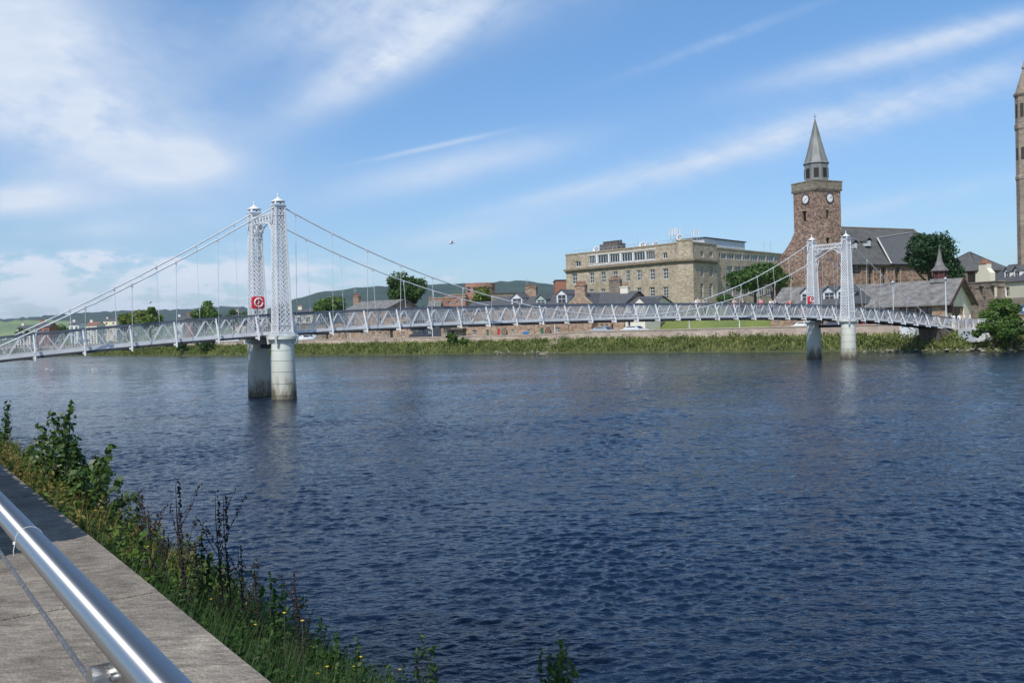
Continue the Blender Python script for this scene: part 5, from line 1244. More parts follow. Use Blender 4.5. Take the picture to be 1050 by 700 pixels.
tag(mb.build('boundary_wall', stone('tan_wall_stone', [(.36, .27, .18), (.44, .34, .24), (.4, .31, .22)], .6)), 'tan stone boundary wall at the foot of the steeple', 'wall')
mb = MB(); a_, z_ = pW.hit(1048.5, 318); 
mb.use(BLUEP); mb.box(pW.P(a_, z_, -.2), 1.0, .06, 1.3, math.atan2(pW.d.y, pW.d.x)); mb.use(DARKM); mb.bar(pW.P(a_, zw, -.26), pW.P(a_, z_ + .4, -.26), .08)
nb_ = tag(mb.build('notice_board', None), 'blue notice board above the tan wall', 'sign')
mb = MB(); mb.use(WHITE); mb.box(pW.P(a_, z_ + .1, -.155), .35, .02, .5, math.atan2(pW.d.y, pW.d.x)); mb.build('notice', None, nb_)

# ================================================================== FAR TREES
def base_at(px, Y):
    p = at(px, 340, Y); return Vector((p.x, p.y, land_z(p.x, p.y) - .1))
def ftree(px, hw, ytop, Y, m, label, leaf=.42, n=3600, ybot=None, lobes=14, group='trees on the far side of the river', **k):
    b = base_at(px, Y); zt = at(px, ytop, Y).z; r = hw / 949 * Y; h = zt - b.z
    ch = (zt - at(px, ybot, Y).z) if ybot else h * .85
    return tree('broadleaf_tree', b, h, r, m, label, group, .03 * h, n, leaf, lobes, ch, 'tree')
ftree(131, 11, 319, 335, LF_YEL, 'smaller yellow green tree at the left edge of its pair', .6, 1800)
ftree(154, 18, 313.5, 330, LF_YEL, 'larger yellow green tree behind the left side of the bridge', .6, 3000)
ftree(211, 19, 306.5, 320, LF_MID, 'round mid green tree left of the near bridge tower', .6, 3200)
ftree(240, 14, 315, 330, LF_DARK, 'dark tree partly behind the near bridge tower', .6, 1800)
ftree(263, 16, 314, 340, LF_DARK, 'dark tree between the two columns of the near tower', .6, 1800)
ftree(338, 19, 295.5, 262, LF_MID, 'mid green tree right of the near bridge tower', .5, 3600)
ftree(419, 23.5, 267, 200, LF_DARK, 'big dense dark tree rising above the bridge left of the round tower', .36, 9000, lobes=26)
ftree(497, 20, 293.5, 203, LF_YEL, 'pale yellow green tree in front of the round castle tower', .36, 5000)
ftree(22, 9, 335, 380, LF_DARK, 'low dark tree left of the red brick house', .6, 1000); ftree(63, 11, 332.5, 350, LF_MID, 'low green tree right of the red brick house', .6, 1400)
ftree(96, 10, 334, 520, LF_DARK, 'small dark tree among the distant houses', .8, 800)
# wide low crowned tree on the church lawn, trunks showing
b = base_at(772, 152); 
ftree(775, 37, 269.5, 152, LF_DARK, 'wide dark tree with several trunks on the church lawn', .30, 9000, ybot=303, lobes=30)
ftree(955, 30, 232.5, 146, LF_CON, 'tall dense dark tree between the church and the spirelet', .26, 15000, lobes=44, ybot=296); ftree(975, 14, 259, 144, LF_CON, 'smaller dark tree right of the spirelet', .26, 4000, ybot=300)
t = None
# bright bushy tree on the bank at the right
p = gp(1027, 356, 1.0); bx_ = at(1027, 345, 103)
ftree(1026, 22, 302, 104.5, LF_MID, 'bright green bushy tree growing on the bank right of the bridge end', .2, 11000, ybot=358, lobes=26)
p = at(1018, 350, 102); bush('bush', (p.x, p.y, .6), 2.3, 2.6, LF_MID, 'leafy bush at the foot of the bright tree on the bank', 2600, .18)
p = at(1046, 350, 100); bush('bush', (p.x, p.y, .5), 2.6, 2.9, LF_DARK, 'dark bush by the right edge of the photograph on the bank', 2600, .18)
for px, Y_, rx, h, m, lb in ((187.5, 198, 1.5, 3.4, LF_DARK, 'small dark bush on the far bank, left of its pair'), (209, 192, 1.5, 3.6, LF_DARK, 'small dark bush on the far bank near the tower'), (464, 154.6, 1.3, 2.6, LF_MID, 'bush in front of the wall below the shopfronts'), (476, 154.4, .9, 1.8, LF_MID, 'lower bush beside the wall below the shopfronts')):
    i = near_idx(px, 2.5); q = front(px, 3.3); q2 = front(px, .7 if px < 300 else 3.3); bush('bush', (q2.x, q2.y, .3 if px < 300 else 1.2), rx * (1.35 if px < 300 else 1), h * .95, m, lb, 1300, .26)
# trees standing well behind on the lawn and beyond the wall
for px, hw, yt, Y_, m, lb in ((745, 12, 300, 172, LF_DARK, 'low dark shrubbery tree left of the lawn tree'), (712, 5, 319, 160, LF_MID, 'small shrub tree by the office building wall')):
    ftree(px, hw, yt, Y_, m, lb, .3, 1400)
# flowerbed-like mass behind the dormer cottage
# ------------------------------------------------------------------ bank grass as fields of blades
def blades(name, P, H, m, width=.02, lean=.35, label=None, cat='grass', kind='stuff'):
    P = np.asarray(P, float); n = len(P); a = rng.uniform(0, 2 * np.pi, n); H = H * rng.uniform(.6, 1.3, n)
    d = np.stack([np.cos(a), np.sin(a), np.zeros(n)], 1); w = np.stack([-np.sin(a), np.cos(a), np.zeros(n)], 1) * (width * rng.uniform(.6, 1.4, n))[:, None]
    L_ = (lean * H * rng.uniform(.2, 1.2, n))[:, None]; up = np.array([0, 0, 1.])
    p0 = P; p1 = P + d * L_ * .3 + up * (H * .55)[:, None]; p2 = P + d * L_ + up * (H)[:, None]
    V = np.stack([p0 - w / 2, p0 + w / 2, p1 + w * .4, p1 - w * .4, p2], 1).reshape(-1, 3)
    me = bpy.data.meshes.new(name); me.vertices.add(5 * n); me.vertices.foreach_set('co', V.ravel())
    base = np.arange(n)[:, None] * 5; idx = np.concatenate([base + [[0, 1, 2, 3]], base + [[3, 2, 4]]], 1).ravel().astype(np.int32)
    me.loops.add(7 * n); me.loops.foreach_set('vertex_index', idx); me.polygons.add(2 * n)
    ls = (np.arange(n)[:, None] * 7 + [[0, 4]]).ravel().astype(np.int32); lt = np.tile([4, 3], n).astype(np.int32)
    me.polygons.foreach_set('loop_start', ls); me.polygons.foreach_set('loop_total', lt); me.materials.append(m); me.update(calc_edges=True)
    o = link(name, me); tag(o, label, cat, None, kind); return o
GR_FAR = leafmat('bank_grass_leaves', (.09, .125, .025), (.31, .32, .10), .7, .2, .35)
GR_FAR2 = leafmat('bank_weed_leaves', (.05, .09, .018), (.16, .20, .05), .7, .2, .5)
iA, iB = near_idx(112), near_idx(1062) + 6
def bank_pts(n, w0, w1, ia=iA, ib=iB):
    out = []
    for _ in range(n):
        i = rng.integers(ia, ib); w = rng.uniform(w0, w1); p = off(i, w) + (off(i + 1, w) - off(i, w)) * rng.uniform(0, 1)
        z = np.interp(w, [-1.5, 0, .6, 2.2, 3.8, 4.7], [-.6, .05, .5, 1.2, 1.75, 1.9]); out.append((p.x, p.y, z - .05))
    return np.array(out)
# clumps: a base of blades with heavier tufts of weeds
B = bank_pts(26000, .1, 4.7)
den = np.sin(B[:, 0] * .35) * np.cos(B[:, 1] * .31) + np.sin(B[:, 0] * .9 + B[:, 1] * .7) * .6
B2 = B[:]
blades('far_bank_grass', B2, .55, GR_FAR, .11, .6, 'tall yellowish grass covering the far river bank')
cl = bank_pts(800, .3, 4.3); P = []; Nn = []
for c in cl:
    k = 26; s = rng.uniform(.25, .65); d = rng.normal(size=(k, 3)) * np.array([s, s, s * .45]); P.append(c + d + [0, 0, s * .5 + .15]); Nn.append(rng.normal(size=(k, 3)) + [0, -.3, .7])
o = link('far_bank_weeds', leaves_mesh('far_bank_weeds', np.concatenate(P), np.concatenate(Nn), .20, GR_FAR2)); tag(o, 'leafy weeds in the grass of the far bank', 'weeds', None, 'stuff')
# rubble along the right part of the water's edge
mb = MB(); ROCK = mat('pale_rock', (.36, .32, .26), .9, col2=(.16, .15, .12), scale=1.5, bump=.5)
for k in range(160):
    px = rng.uniform(885, 1062) if k < 125 else rng.choice([rng.uniform(505, 522), rng.uniform(533, 570)])
    q = front(px, rng.uniform(-.3, 1.1)); r_ = rng.uniform(.08, .30); a0, a1 = rng.uniform(0, 6, 2)
    mb.lathe((q.x, q.y, rng.uniform(-.05, .35)), [(r_ * .5, -r_ * .4), (r_, -.05), (r_ * .85, r_ * .3), (r_ * .3, r_ * .5)], 6, False, a0, rng.uniform(.6, 1.3))
tag(mb.build('shore_rubble', ROCK), 'pale broken rocks along the far water edge', 'rubble', None, 'stuff')
# stone slipway steps below the terrace
mb = MB(); sA, sB = front(572, 4.2), front(557, .4)
for k in range(9):
    f_ = k / 8; c = sA.lerp(sB, f_); mb.box((c.x, c.y, 1.95 - f_ * 1.9 - .3), 1.9, 1.3, .7, R(-40))
tag(mb.build('stone_steps', mat('step_stone', (.42, .36, .28), .9, var=.2, scale=1)), 'pale stone steps leading down through the bank grass to the water', 'steps')

# ================================================================== BRIDGE END ON THE FAR BANK
ab = thing('bridge_abutment', br(79, -2, 0), 'stone abutment, coloured dark for the deck shade, with white painted end blocks under the right end of the bridge', 'abutment')
mb = MB()
def brbox(mb, t0, t1, o0, o1, z0, z1):
    P = [br(t0, o0, 0), br(t1, o0, 0), br(t1, o1, 0), br(t0, o1, 0)]; mb.prism([(p.x, p.y) for p in P], z0, z1)
P0 = [(t, o) for t, o in ((80.0, -.9), (84.0, -.9), (84.0, -3.3), (80.0, -3.3))]
vs = [br(t + (.9 if t < 82 else 0), o, -.8) for t, o in P0] + [br(t, o, zbot(80) - .2) for t, o in P0]
mb.add(vs, [(0, 1, 2, 3), (4, 5, 6, 7), (0, 1, 5, 4), (1, 2, 6, 5), (2, 3, 7, 6), (3, 0, 4, 7)]); mb.build('pier_block', mat('shaded_brown_stone', (.15, .12, .095), .9, var=.3, scale=1), ab, fixn=True)  # shadow under the deck end is put into this dark stone colour
mb = MB(); brbox(mb, 84.0, 89, -5.2, .6, .4, 2.45); mb.build('stone_base', PINK, ab, fixn=True)
EA, EB = at(982.5, 345, 106.8), at(1000.5, 345, 103.6); pE = Plane(EA.xy, EB.xy); ez1, ez0 = pE.hit(990, 338)[1], pE.hit(990, 349.5)[1]
mb = MB(); P = [pE.P(0, 0), pE.P(pE.L, 0), pE.P(pE.L, 0, -3), pE.P(0, 0, -3)]; mb.prism([(p.x, p.y) for p in P], ez0 - .1, ez1); mb.build('end_block', WHITE, ab, fixn=True)
mb = MB(); brbox(mb, 81.2, 84.0, -6.4, -4.4, 1.0, 3.0); mb.build('end_block', WHITE, ab, fixn=True)
mb = MB(); brbox(mb, 84.1, 92, -5.2, .62, 2.452, 2.62); mb.build('landing', PAVE, ab, fixn=True)
mb = MB()  # dark stencilled marks on the white block
for x0, x1, y0, y1 in ((987.2, 990.2, 339.8, 341.2), (991.2, 995, 339.8, 341.2), (988.2, 989.4, 341.2, 343), (993, 994.4, 341.2, 343.4), (990.2, 992.4, 342.6, 344.6), (991, 993.2, 345.6, 347)):
    a, b, z0, z1 = pxrect(pE, x0, x1, y0, y1); mb.quad(pE.P(a, z0, .006), pE.P(b, z0, .006), pE.P(b, z1, .006), pE.P(a, z1, .006))
mb.build('black_marking', DARKM, ab)
rl = thing('landing_railing', br(86, 1, 2.7), 'white railing around the landing at the right end of the bridge', 'railing')
mb = MB(); 
r0_ = at(969, 338, 109.5); r1_ = at(983, 338, 106.9); r2_ = pE.P(pE.L + .3, ez1, -.15); r3_ = r2_ + (r2_ - r1_).normalized() * 3
for A_, B_ in ((Vector((r0_.x, r0_.y, 2.62)), Vector((r1_.x, r1_.y, ez1))), (Vector((r1_.x, r1_.y, ez1)), r2_), (r2_, r2_ - pE.P(0, 0, 0) + pE.P(0, 0, -2.8))):
    n_ = max(2, int((B_ - A_).length / .22))
    for k in range(n_ + 1): p = A_.lerp(B_, k / n_); mb.bar(p, p + Vector((0, 0, 1.15)), .03 if k % 6 else .09)
    for h_ in (.1, .95, 1.15): mb.bar(A_ + Vector((0, 0, h_)), B_ + Vector((0, 0, h_)), .07)
mb.build('rail', WHITE, rl)
for o_ in (TN, TF):   # end posts
    mb = MB(); c = br(83.6, o_, 0); mb.box((c.x, c.y, 3.1), .26, .26, 1.5, R(36)); mb.lathe((c.x, c.y, 3.85), [(.2, 0), (.22, .05), (.05, .25)], 10); mb.build('end_post', WHITE, bridge)

# ================================================================== LAMPS, LIFEBUOYS, BIRDS, CARS
def lamp(px, ytop, Y, label, x=None, arm=.5, h=None, grp='lamp posts on the far bank'):
    p = at(px, 340, Y); z0 = land_z(p.x, p.y); zt = at(px, ytop, Y).z; t = thing('lamp_post', (p.x, p.y, z0), label, 'lamp post', grp)
    mb = MB(); mb.tube([(p.x, p.y, z0 - .2), (p.x, p.y, z0 + 1), (p.x, p.y, zt)], [.12, .085, .055], 8); mb.build('post', WHITE2, t)
    mb = MB(); mb.lathe((p.x, p.y, zt - .05), [(.06, 0), (.26, .08), (.28, .14), (.10, .26), (.03, .36)], 12); mb.build('lamp_head', STEELG, t)
lamp(970.5, 286.5, 112, 'pale lamp post at the right end of the bridge in front of the hall gable'); lamp(916.6, 290, 119, 'pale lamp post in front of the middle of the hall roof')
def lpx(px, w): q = front(px, w); return q
for px, lb in ((359, 'lamp post below the bridge left of the arched windows'), (443.5, 'lamp post in front of the dark shopfront building'), (569, 'lamp post in front of the terrace beside the dark wreath'), (643, 'lamp post left of the lawn behind the river wall'), (707, 'lamp post in front of the left of the lawn'), (758.5, 'lamp post in front of the right of the lawn')):
    q = lpx(px, 7.4); lamp(px, at(px, 300, q.y).z * 0 + 322, q.y, lb)
def lifebuoy(t, o, z, label):
    r = thing('lifebuoy_housing', br(t, o, z), label, 'lifebuoy', 'red lifebuoy housings on the bridge'); mb = MB(); w, h = .40, .39; n = 24; vs = []
    # rounded square box facing upstream
    for oo in (.0, .22):
        for k in range(n):
            q = 2 * math.pi * k / n; c_, s_ = math.cos(q), math.sin(q); e_ = .32; vs.append(br(t + w * math.copysign(abs(c_) ** e_, c_), o + oo, z + h * math.copysign(abs(s_) ** e_, s_)))
    mb.add(vs, [tuple(range(n)), tuple(range(2 * n - 1, n - 1, -1))] + [(i, (i + 1) % n, (i + 1) % n + n, i + n) for i in range(n)]); mb.build('box', RED, r, fixn=True)
    mb = MB(); pts = [br(t + .26 * math.cos(q), o + .25, z + .26 * math.sin(q)) for q in np.linspace(.5, 2 * math.pi + .1, 22)]; mb.tube(pts, .045, 8); mb.build('ring', WHITE, r)
    mb = MB(); mb.bar(br(t - .08, o + .25, z - .08), br(t + .05, o + .25, z + .08), .05, .05); mb.build('strap', WHITE, r)
    mb = MB(); mb.bar(br(t, o - .02, z - 1.0), br(t, o - .02, z), .08); mb.build('post', WHITE, r)
u_, z_ = None, None
lifebuoy(-1.25, TN + .05, 6.15, 'red box with a white ring on the bridge rail by the near tower'); lifebuoy(58.9, TF + .2, 6.1, 'red box with a white ring on the bridge rail by the far tower')

def gull(loc, span, label, flying=True, rz=0., grp=None):
    t = thing('gull', loc, label, 'gull', grp); mb = MB(); x, y, z = loc; co, si = math.cos(rz), math.sin(rz)
    def w(a, b, c): return (x + a * co - b * si, y + a * si + b * co, z + c)
    s = span / 1.2
    mb.tube([w(-.26 * s, 0, .0), w(-.18 * s, 0, .01), w(-.05 * s, 0, .02), w(.10 * s, 0, .03), (w(.20 * s, 0, .05 * s + .03)), w(.27 * s, 0, .10 * s if not flying else .04), w(.31 * s, 0, .10 * s if not flying else .03)], [.01, .045 * s, .08 * s, .075 * s, .045 * s, .045 * s, .012], 8)
    if flying:
        for sg in (-1, 1):
            tp = [w(.08 * s, 0, .05), w(-.06 * s, 0, .05), w(-.02 * s, sg * .30 * s, .20 * s), w(.13 * s, sg * .28 * s, .20 * s), w(-.14 * s, sg * .62 * s, .12 * s)]
            mb.add(tp + [(p[0], p[1], p[2] - .02) for p in tp], [(0, 1, 2, 3), (3, 2, 4), (5, 8, 7, 6), (8, 9, 7), (0, 3, 8, 5), (1, 6, 7, 2), (3, 4, 9, 8), (2, 7, 9, 4)])
    else:
        mb.tube([w(-.3 * s, 0, .05 * s), w(-.1 * s, .04 * s, .05 * s), w(.08 * s, .05 * s, .04 * s)], [.008, .04 * s, .02 * s], 6)
    mb.build('body', WHITE, t); mb = MB(); mb.tube([w(.30 * s, 0, .10 * s if not flying else .03), w(.36 * s, 0, .09 * s if not flying else .02)], [.012, .003], 5); mb.build('beak', mat_pot, t)
p = at(462.5, 249.5, 75); gull(tuple(p), 1.2, 'lone gull flying in the blue sky above the middle of the bridge', True, .4)
p = at(153.5, 310.5, 90); gull(tuple(p), 1.0, 'dark small bird flying low left of the near bridge tower', True, 1.2)
for k, (px, py) in enumerate([(48, 378.3), (53.5, 379.5), (91, 380), (95, 379), (99, 378.2), (112.5, 379.5), (80, 384)]):
    p = gp(px, py, 0.02); gull(tuple(p), 1.0, ['leftmost of the small white gulls floating on the water', 'second floating gull from the left, close to the leftmost', 'first gull of the tight row of three on the water', 'middle gull of the tight row of three on the water', 'right gull of the tight row of three on the water', 'rightmost of the small white gulls floating on the water', 'lone floating gull nearest the viewer, below the others'][k], False, k * .9, 'gulls floating on the water left of the near tower')
for o in bpy.data.objects:
    pass

def car(c, rz, col, label, van=False):
    x, y, z = c; t = thing('parked_van' if van else 'parked_car', c, label, 'van' if van else 'car', 'vehicles parked along the far bank road'); co, si = math.cos(rz), math.sin(rz)
    def w(a, b, h): return (x + a * co - b * si, y + a * si + b * co, z + h)
    prof = [(-2.1, .35), (-2.15, .75), (-2.0, .95), (-1.6, 1.02), (-1.0, 1.42), (.5, 1.45), (1.15, 1.02), (1.95, .88), (2.15, .65), (2.1, .35)] if not van else [(-2.5, .4), (-2.55, 1.1), (-2.5, 2.1), (-2.3, 2.25), (1.2, 2.25), (1.8, 1.45), (2.4, 1.2), (2.55, .8), (2.5, .4)]
    n = len(prof); mb = MB(); W = .86 if not van else 1.0; vs = []
    for b in (-W, W):
        for a, h in prof: vs.append(w(a, b * (1 if h < 1.1 else .86), h))
    mb.add(vs, [tuple(range(n)), tuple(range(2 * n - 1, n - 1, -1))] + [(i, (i + 1) % n, (i + 1) % n + n, i + n) for i in range(n)]); mb.build('body', mat('car_paint', col, .25, var=.02), t, fixn=True)
    mb = MB(); Wg = W * .93 + .01
    for sg in (-1, 1):
        q = [(-1.35, 1.05), (-.95, 1.36), (.45, 1.38), (.95, 1.05)] if not van else [(.2, 1.45), (.2, 2.05), (1.1, 2.05), (1.6, 1.45)]
        mb.add([w(a, sg * (W * (.90 if not van else .93) + .03), h) for a, h in q], [(0, 1, 2, 3)])
    q = [(.62, 1.40), (1.12, 1.06)] if not van else [(1.27, 2.2), (1.78, 1.5)]
    mb.add([w(q[0][0], -W * .75, q[0][1]), w(q[0][0], W * .75, q[0][1]), w(q[1][0] + .03, W * .8, q[1][1] + .02), w(q[1][0] + .03, -W * .8, q[1][1] + .02)], [(0, 1, 2, 3)]); mb.build('window', GLASS, t)
    for a in ((-1.3, 1.35) if not van else (-1.6, 1.6)):
        for sg in (-1, 1):
            mb = MB(); mb.tube([w(a, sg * (W - .2), .33), w(a, sg * (W + .02), .33)], .33, 16, True, False); wh = mb.build('wheel', DOORD, t)
            mb = MB(); mb.tube([w(a, sg * (W + .0), .33), w(a, sg * (W + .03), .33)], .18, 10, True, False); mb.build('rim', STEELG, wh)
for px, w_, col, lb, van in ((303, 9.5, (.75, .75, .75), 'white van parked behind the river wall beside the near tower', True), (311, 7.2, (.7, .72, .74), 'white car in front of the white van', False), (229, 9, (.75, .75, .75), 'white van seen under the left side span', True), (237, 9, (.6, .62, .65), 'silver car right of the white van under the left span', False), (619, 7.2, (.35, .38, .42), 'grey car parked in front of the terrace gable house', False), (651, 7.2, (.6, .62, .65), 'silver car parked right of the grey car', False), (432, 7.4, (.05, .05, .06), 'black car in front of the dark shopfront building', False), (860, 9.0, (.08, .09, .12), 'dark car between the columns of the far tower', False), (895, 8, (.2, .03, .03), 'dark red car under the right side span', False), (828, 8.4, (.72, .73, .74), 'white car left of the far tower pier', False)):
    q = front(px, w_); i = near_idx(px, w_); d = (off(i + 1, w_) - off(i, w_)); car((q.x, q.y, STREET + .02 if w_ > 8.3 else STREET + .12), math.atan2(d.y, d.x), col, lb, van)

# ================================================================== PEOPLE
SKIN = mat('skin', (.50, .32, .24), .6); HAIRM = mat('dark_hair', (.06, .04, .025), .7); HAIRG = mat('grey_hair', (.4, .38, .36), .7)
def skin_mesh(verts, edges, radii, sub=2):
    me = bpy.data.meshes.new('tmp'); me.from_pydata(verts, edges, []); o = bpy.data.objects.new('tmp', me); COL.objects.link(o)
    md = o.modifiers.new('s', 'SKIN'); sv = me.skin_vertices[0].data
    for i, r_ in enumerate(radii): sv[i].radius = (r_, r_) if not isinstance(r_, tuple) else r_; sv[i].use_root = (i == 0)
    o.modifiers.new('u', 'SUBSURF').levels = sub; o.modifiers['u'].render_levels = sub
    dg = bpy.context.evaluated_depsgraph_get(); dg.update(); m2 = bpy.data.meshes.new_from_object(o.evaluated_get(dg)); bpy.data.objects.remove(o); bpy.data.meshes.remove(me)
    for p in m2.polygons: p.use_smooth = True
    return m2
def figure(stride=.18, armb=.1, elbow=.12):
    """standing or walking adult, 1.72 m, facing +x; returns body, shirt, trousers, hair meshes"""
    J = {'pel': (0, 0, .95), 'wai': (0, 0, 1.10), 'che': (0, 0, 1.30), 'nec': (0, 0, 1.46), 'hea': (.02, 0, 1.56), 'cro': (.015, 0, 1.66)}
    for s, sg in (('l', 1), ('r', -1)):
        k = stride * sg
        J['hip' + s] = (0, .10 * sg, .90); J['kne' + s] = (k * .55 + .03, .10 * sg, .50); J['ank' + s] = (k - .02, .10 * sg, .09); J['toe' + s] = (k + .15, .11 * sg, .035)
        J['sho' + s] = (0, .19 * sg, 1.40); J['elb' + s] = (-k * .5 - .02, .24 * sg, 1.12); J['wri' + s] = (-k * .9 + elbow, .23 * sg, .90); J['han' + s] = (-k + elbow + .03, .22 * sg, .81)
    def mk(names, edges, rad, sub=2):
        ix = {n: i for i, n in enumerate(names)}; return skin_mesh([J[n] for n in names], [(ix[a], ix[b]) for a, b in edges], [rad[n] for n in names], sub)
    rad = {'pel': (.14, .11), 'wai': (.13, .10), 'che': (.15, .11), 'nec': .055, 'hea': .085, 'cro': .07}
    for s in 'lr': rad.update({'hip' + s: .085, 'kne' + s: .06, 'ank' + s: .04, 'toe' + s: .035, 'sho' + s: .06, 'elb' + s: .042, 'wri' + s: .03, 'han' + s: .038})
    E_ = [('pel', 'wai'), ('wai', 'che'), ('che', 'nec'), ('nec', 'hea'), ('hea', 'cro')]
    for s in 'lr': E_ += [('pel', 'hip' + s), ('hip' + s, 'kne' + s), ('kne' + s, 'ank' + s), ('ank' + s, 'toe' + s), ('che', 'sho' + s), ('sho' + s, 'elb' + s), ('elb' + s, 'wri' + s), ('wri' + s, 'han' + s)]
    body = mk(list(J), E_, rad)
    r2 = {k: (v[0] + .022, v[1] + .022) if isinstance(v, tuple) else v + .018 for k, v in rad.items()}
    shirt = mk(['che', 'wai', 'pel', 'shol', 'shor', 'elbl', 'elbr'], [('che', 'wai'), ('wai', 'pel'), ('che', 'shol'), ('che', 'shor'), ('shol', 'elbl'), ('shor', 'elbr')], r2)
    r3 = {k: (v[0] + .014, v[1] + .014) if isinstance(v, tuple) else v + .018 for k, v in rad.items()}
    tro = mk(['pel', 'hipl', 'hipr', 'knel', 'kner', 'ankl', 'ankr'], [('pel', 'hipl'), ('pel', 'hipr'), ('hipl', 'knel'), ('hipr', 'kner'), ('knel', 'ankl'), ('kner', 'ankr')], r3)
    J['h1'] = (-.02, 0, 1.60); J['h2'] = (.0, 0, 1.675); hair = mk(['h1', 'h2'], [('h1', 'h2')], {'h1': .088, 'h2': .078}, 2)
    return body, shirt, tro, hair
FIG = [figure(.22), figure(.04, elbow=.2), figure(-.18)]
def person(loc, face, k, shirt, tro, hair, label, sc=1., extra=None):
    b, s, t, h = FIG[k]; root = bpy.data.objects.new('person', b.copy()); COL.objects.link(root); root.data.materials.append(SKIN)
    root.location = loc; root.rotation_euler = (0, 0, face); root.scale = (sc, sc, sc); tag(root, label, 'person', 'people on and beside the bridge')
    for nm, me, m in (('shirt', s, shirt), ('trousers', t, tro), ('hair', h, hair)):
        o = bpy.data.objects.new(nm, me.copy()); COL.objects.link(o); o.data.materials.append(m); o.parent = root
    mb = MB(); mb.lathe((.105, .032, 1.60), [(.004, -.012), (.014, 0), (.004, .012)], 6); mb.lathe((.105, -.032, 1.60), [(.004, -.012), (.014, 0), (.004, .012)], 6); mb.bar((.10, -.03, 1.52), (.10, .03, 1.52), .012); o = mb.build('eyes', DOORD); o.name = 'face'; o.parent = root
    return root
def cloth(c): return mat('cloth', c, .85, var=.1, scale=6)
cw, cb, cg, cr, cp_, cn, cy = cloth((.75, .75, .73)), cloth((.03, .035, .05)), cloth((.25, .25, .26)), cloth((.55, .03, .04)), cloth((.75, .18, .26)), cloth((.05, .08, .2)), cloth((.45, .38, .2))
def on_bridge(px, o=-2.0):
    r = ray(px, 318); P0 = BO + NX * o; k = P0.dot(NX) / (r.x * NX.x + r.y * NX.y); t = (Vector((r.x * k, r.y * k)) - P0).dot(AX); return br(t, o, zbot(t) + .165)
fa = R(36.4)
for px, o, face, k, s, t, h, lb, sc in ((715.5, -1.6, fa, 0, cw, cb, HAIRG, 'person in a white top walking on the bridge, first of the walkers from the left', 1.02), (721.5, -2.3, fa, 2, cg, cb, HAIRM, 'person in a grey top walking just right of the one in white', .95), (753, -1.7, fa + 3.14, 1, cloth((.5, .4, .36)), cn, HAIRM, 'person in a light brown top on the bridge near the lawn tree', 1.), (761.5, -2.4, fa + 3.14, 0, cb, cb, HAIRG, 'person in dark clothes with grey hair on the bridge', 1.), (780, -1.6, fa, 2, cp_, cg, HAIRM, 'person in a bright pink top on the bridge', 1.), (791, -1.7, fa + 3.14, 1, cw, cn, HAIRM, 'person in a white top and navy trousers on the bridge', 1.), (795, -2.3, fa + 3.14, 0, cn, cg, HAIRM, 'person in a navy top on the bridge beside the one in white', 1.02), (810, -1.6, fa, 0, cr, cb, HAIRM, 'person in a red top on the bridge left of the far tower', 1.)):
    person(on_bridge(px, o), face, k, s, t, h, lb, sc)
for px_, Y_, face, k, s, tr, h, lb in ((984.5, 108.2, -1.9, 1, cw, cg, HAIRM, 'person in white leaning by the landing rail at the bridge end'), (989.5, 107.2, 2.6, 1, cloth((.7, .7, .72)), cb, HAIRG, 'grey haired person in a pale top on the landing'), (994.5, 106.2, -.4, 0, cw, cn, HAIRM, 'rightmost person in white on the landing'), (976, 111, 1., 0, cb, cg, HAIRM, 'person in dark clothes walking off the bridge landing')):
    pp = at(px_, 338, Y_); person((pp.x, pp.y, 2.62), face, k, s, tr, h, lb)
q = front(880, 6.8); person((q.x, q.y, STREET + .12), 2.4, 0, cn, cb, HAIRM, 'person in navy walking on the pavement under the right side span')
q = front(422, 6.8); person((q.x, q.y, STREET + .12), 2.4, 2, cy, cb, HAIRM, 'person in a tan top walking on the pavement beside the dark building')

# ================================================================== NEAR RAILING
STEEL = bpy.data.materials.new('brushed_steel'); STEEL.use_nodes = True; nt = STEEL.node_tree; b_ = nt.nodes['Principled BSDF']
b_.inputs['Base Color'].default_value = (.56, .56, .57, 1); b_.inputs['Metallic'].default_value = 1; b_.inputs['Roughness'].default_value = .26
tc = nt.nodes.new('ShaderNodeTexCoord'); mp = nt.nodes.new('ShaderNodeMapping'); mp.inputs['Rotation'].default_value = (0, 0, R(35.3)); mp.inputs['Scale'].default_value = (40, 700, 700)
mp0 = nt.nodes.new('ShaderNodeVectorRotate'); mp0.rotation_type = 'Z_AXIS'; mp0.inputs['Angle'].default_value = -math.atan2(E1.y, E1.x)
nt.links.new(tc.outputs['Object'], mp0.inputs['Vector']); mp.inputs['Rotation'].default_value = (0, 0, 0); nt.links.new(mp0.outputs[0], mp.inputs[0])
nn = nt.nodes.new('ShaderNodeTexNoise'); nn.inputs['Scale'].default_value = 1; nn.inputs['Detail'].default_value = 4; nt.links.new(mp.outputs[0], nn.inputs['Vector'])
mr = nt.nodes.new('ShaderNodeMapRange'); mr.inputs[3].default_value = .2; mr.inputs[4].default_value = .36; nt.links.new(nn.outputs[0], mr.inputs[0]); nt.links.new(mr.outputs[0], b_.inputs['Roughness'])
bp = nt.nodes.new('ShaderNodeBump'); bp.inputs['Strength'].default_value = .12; bp.inputs['Distance'].default_value = .002; nt.links.new(nn.outputs[0], bp.inputs['Height']); nt.links.new(bp.outputs[0], b_.inputs['Normal'])
STEELP = mat('plain_steel', (.5, .5, .5), .3, 1.)
WIRE = mat('wire_rope', (.14, .14, .15), .5, .3, var=.5, scale=90)
ZR = EYE - .48; QR = .33
rail = thing('promenade_railing', nb(1.6, QR, GZ), 'brushed steel tube handrail with a wire rope beside the promenade slabs', 'railing')
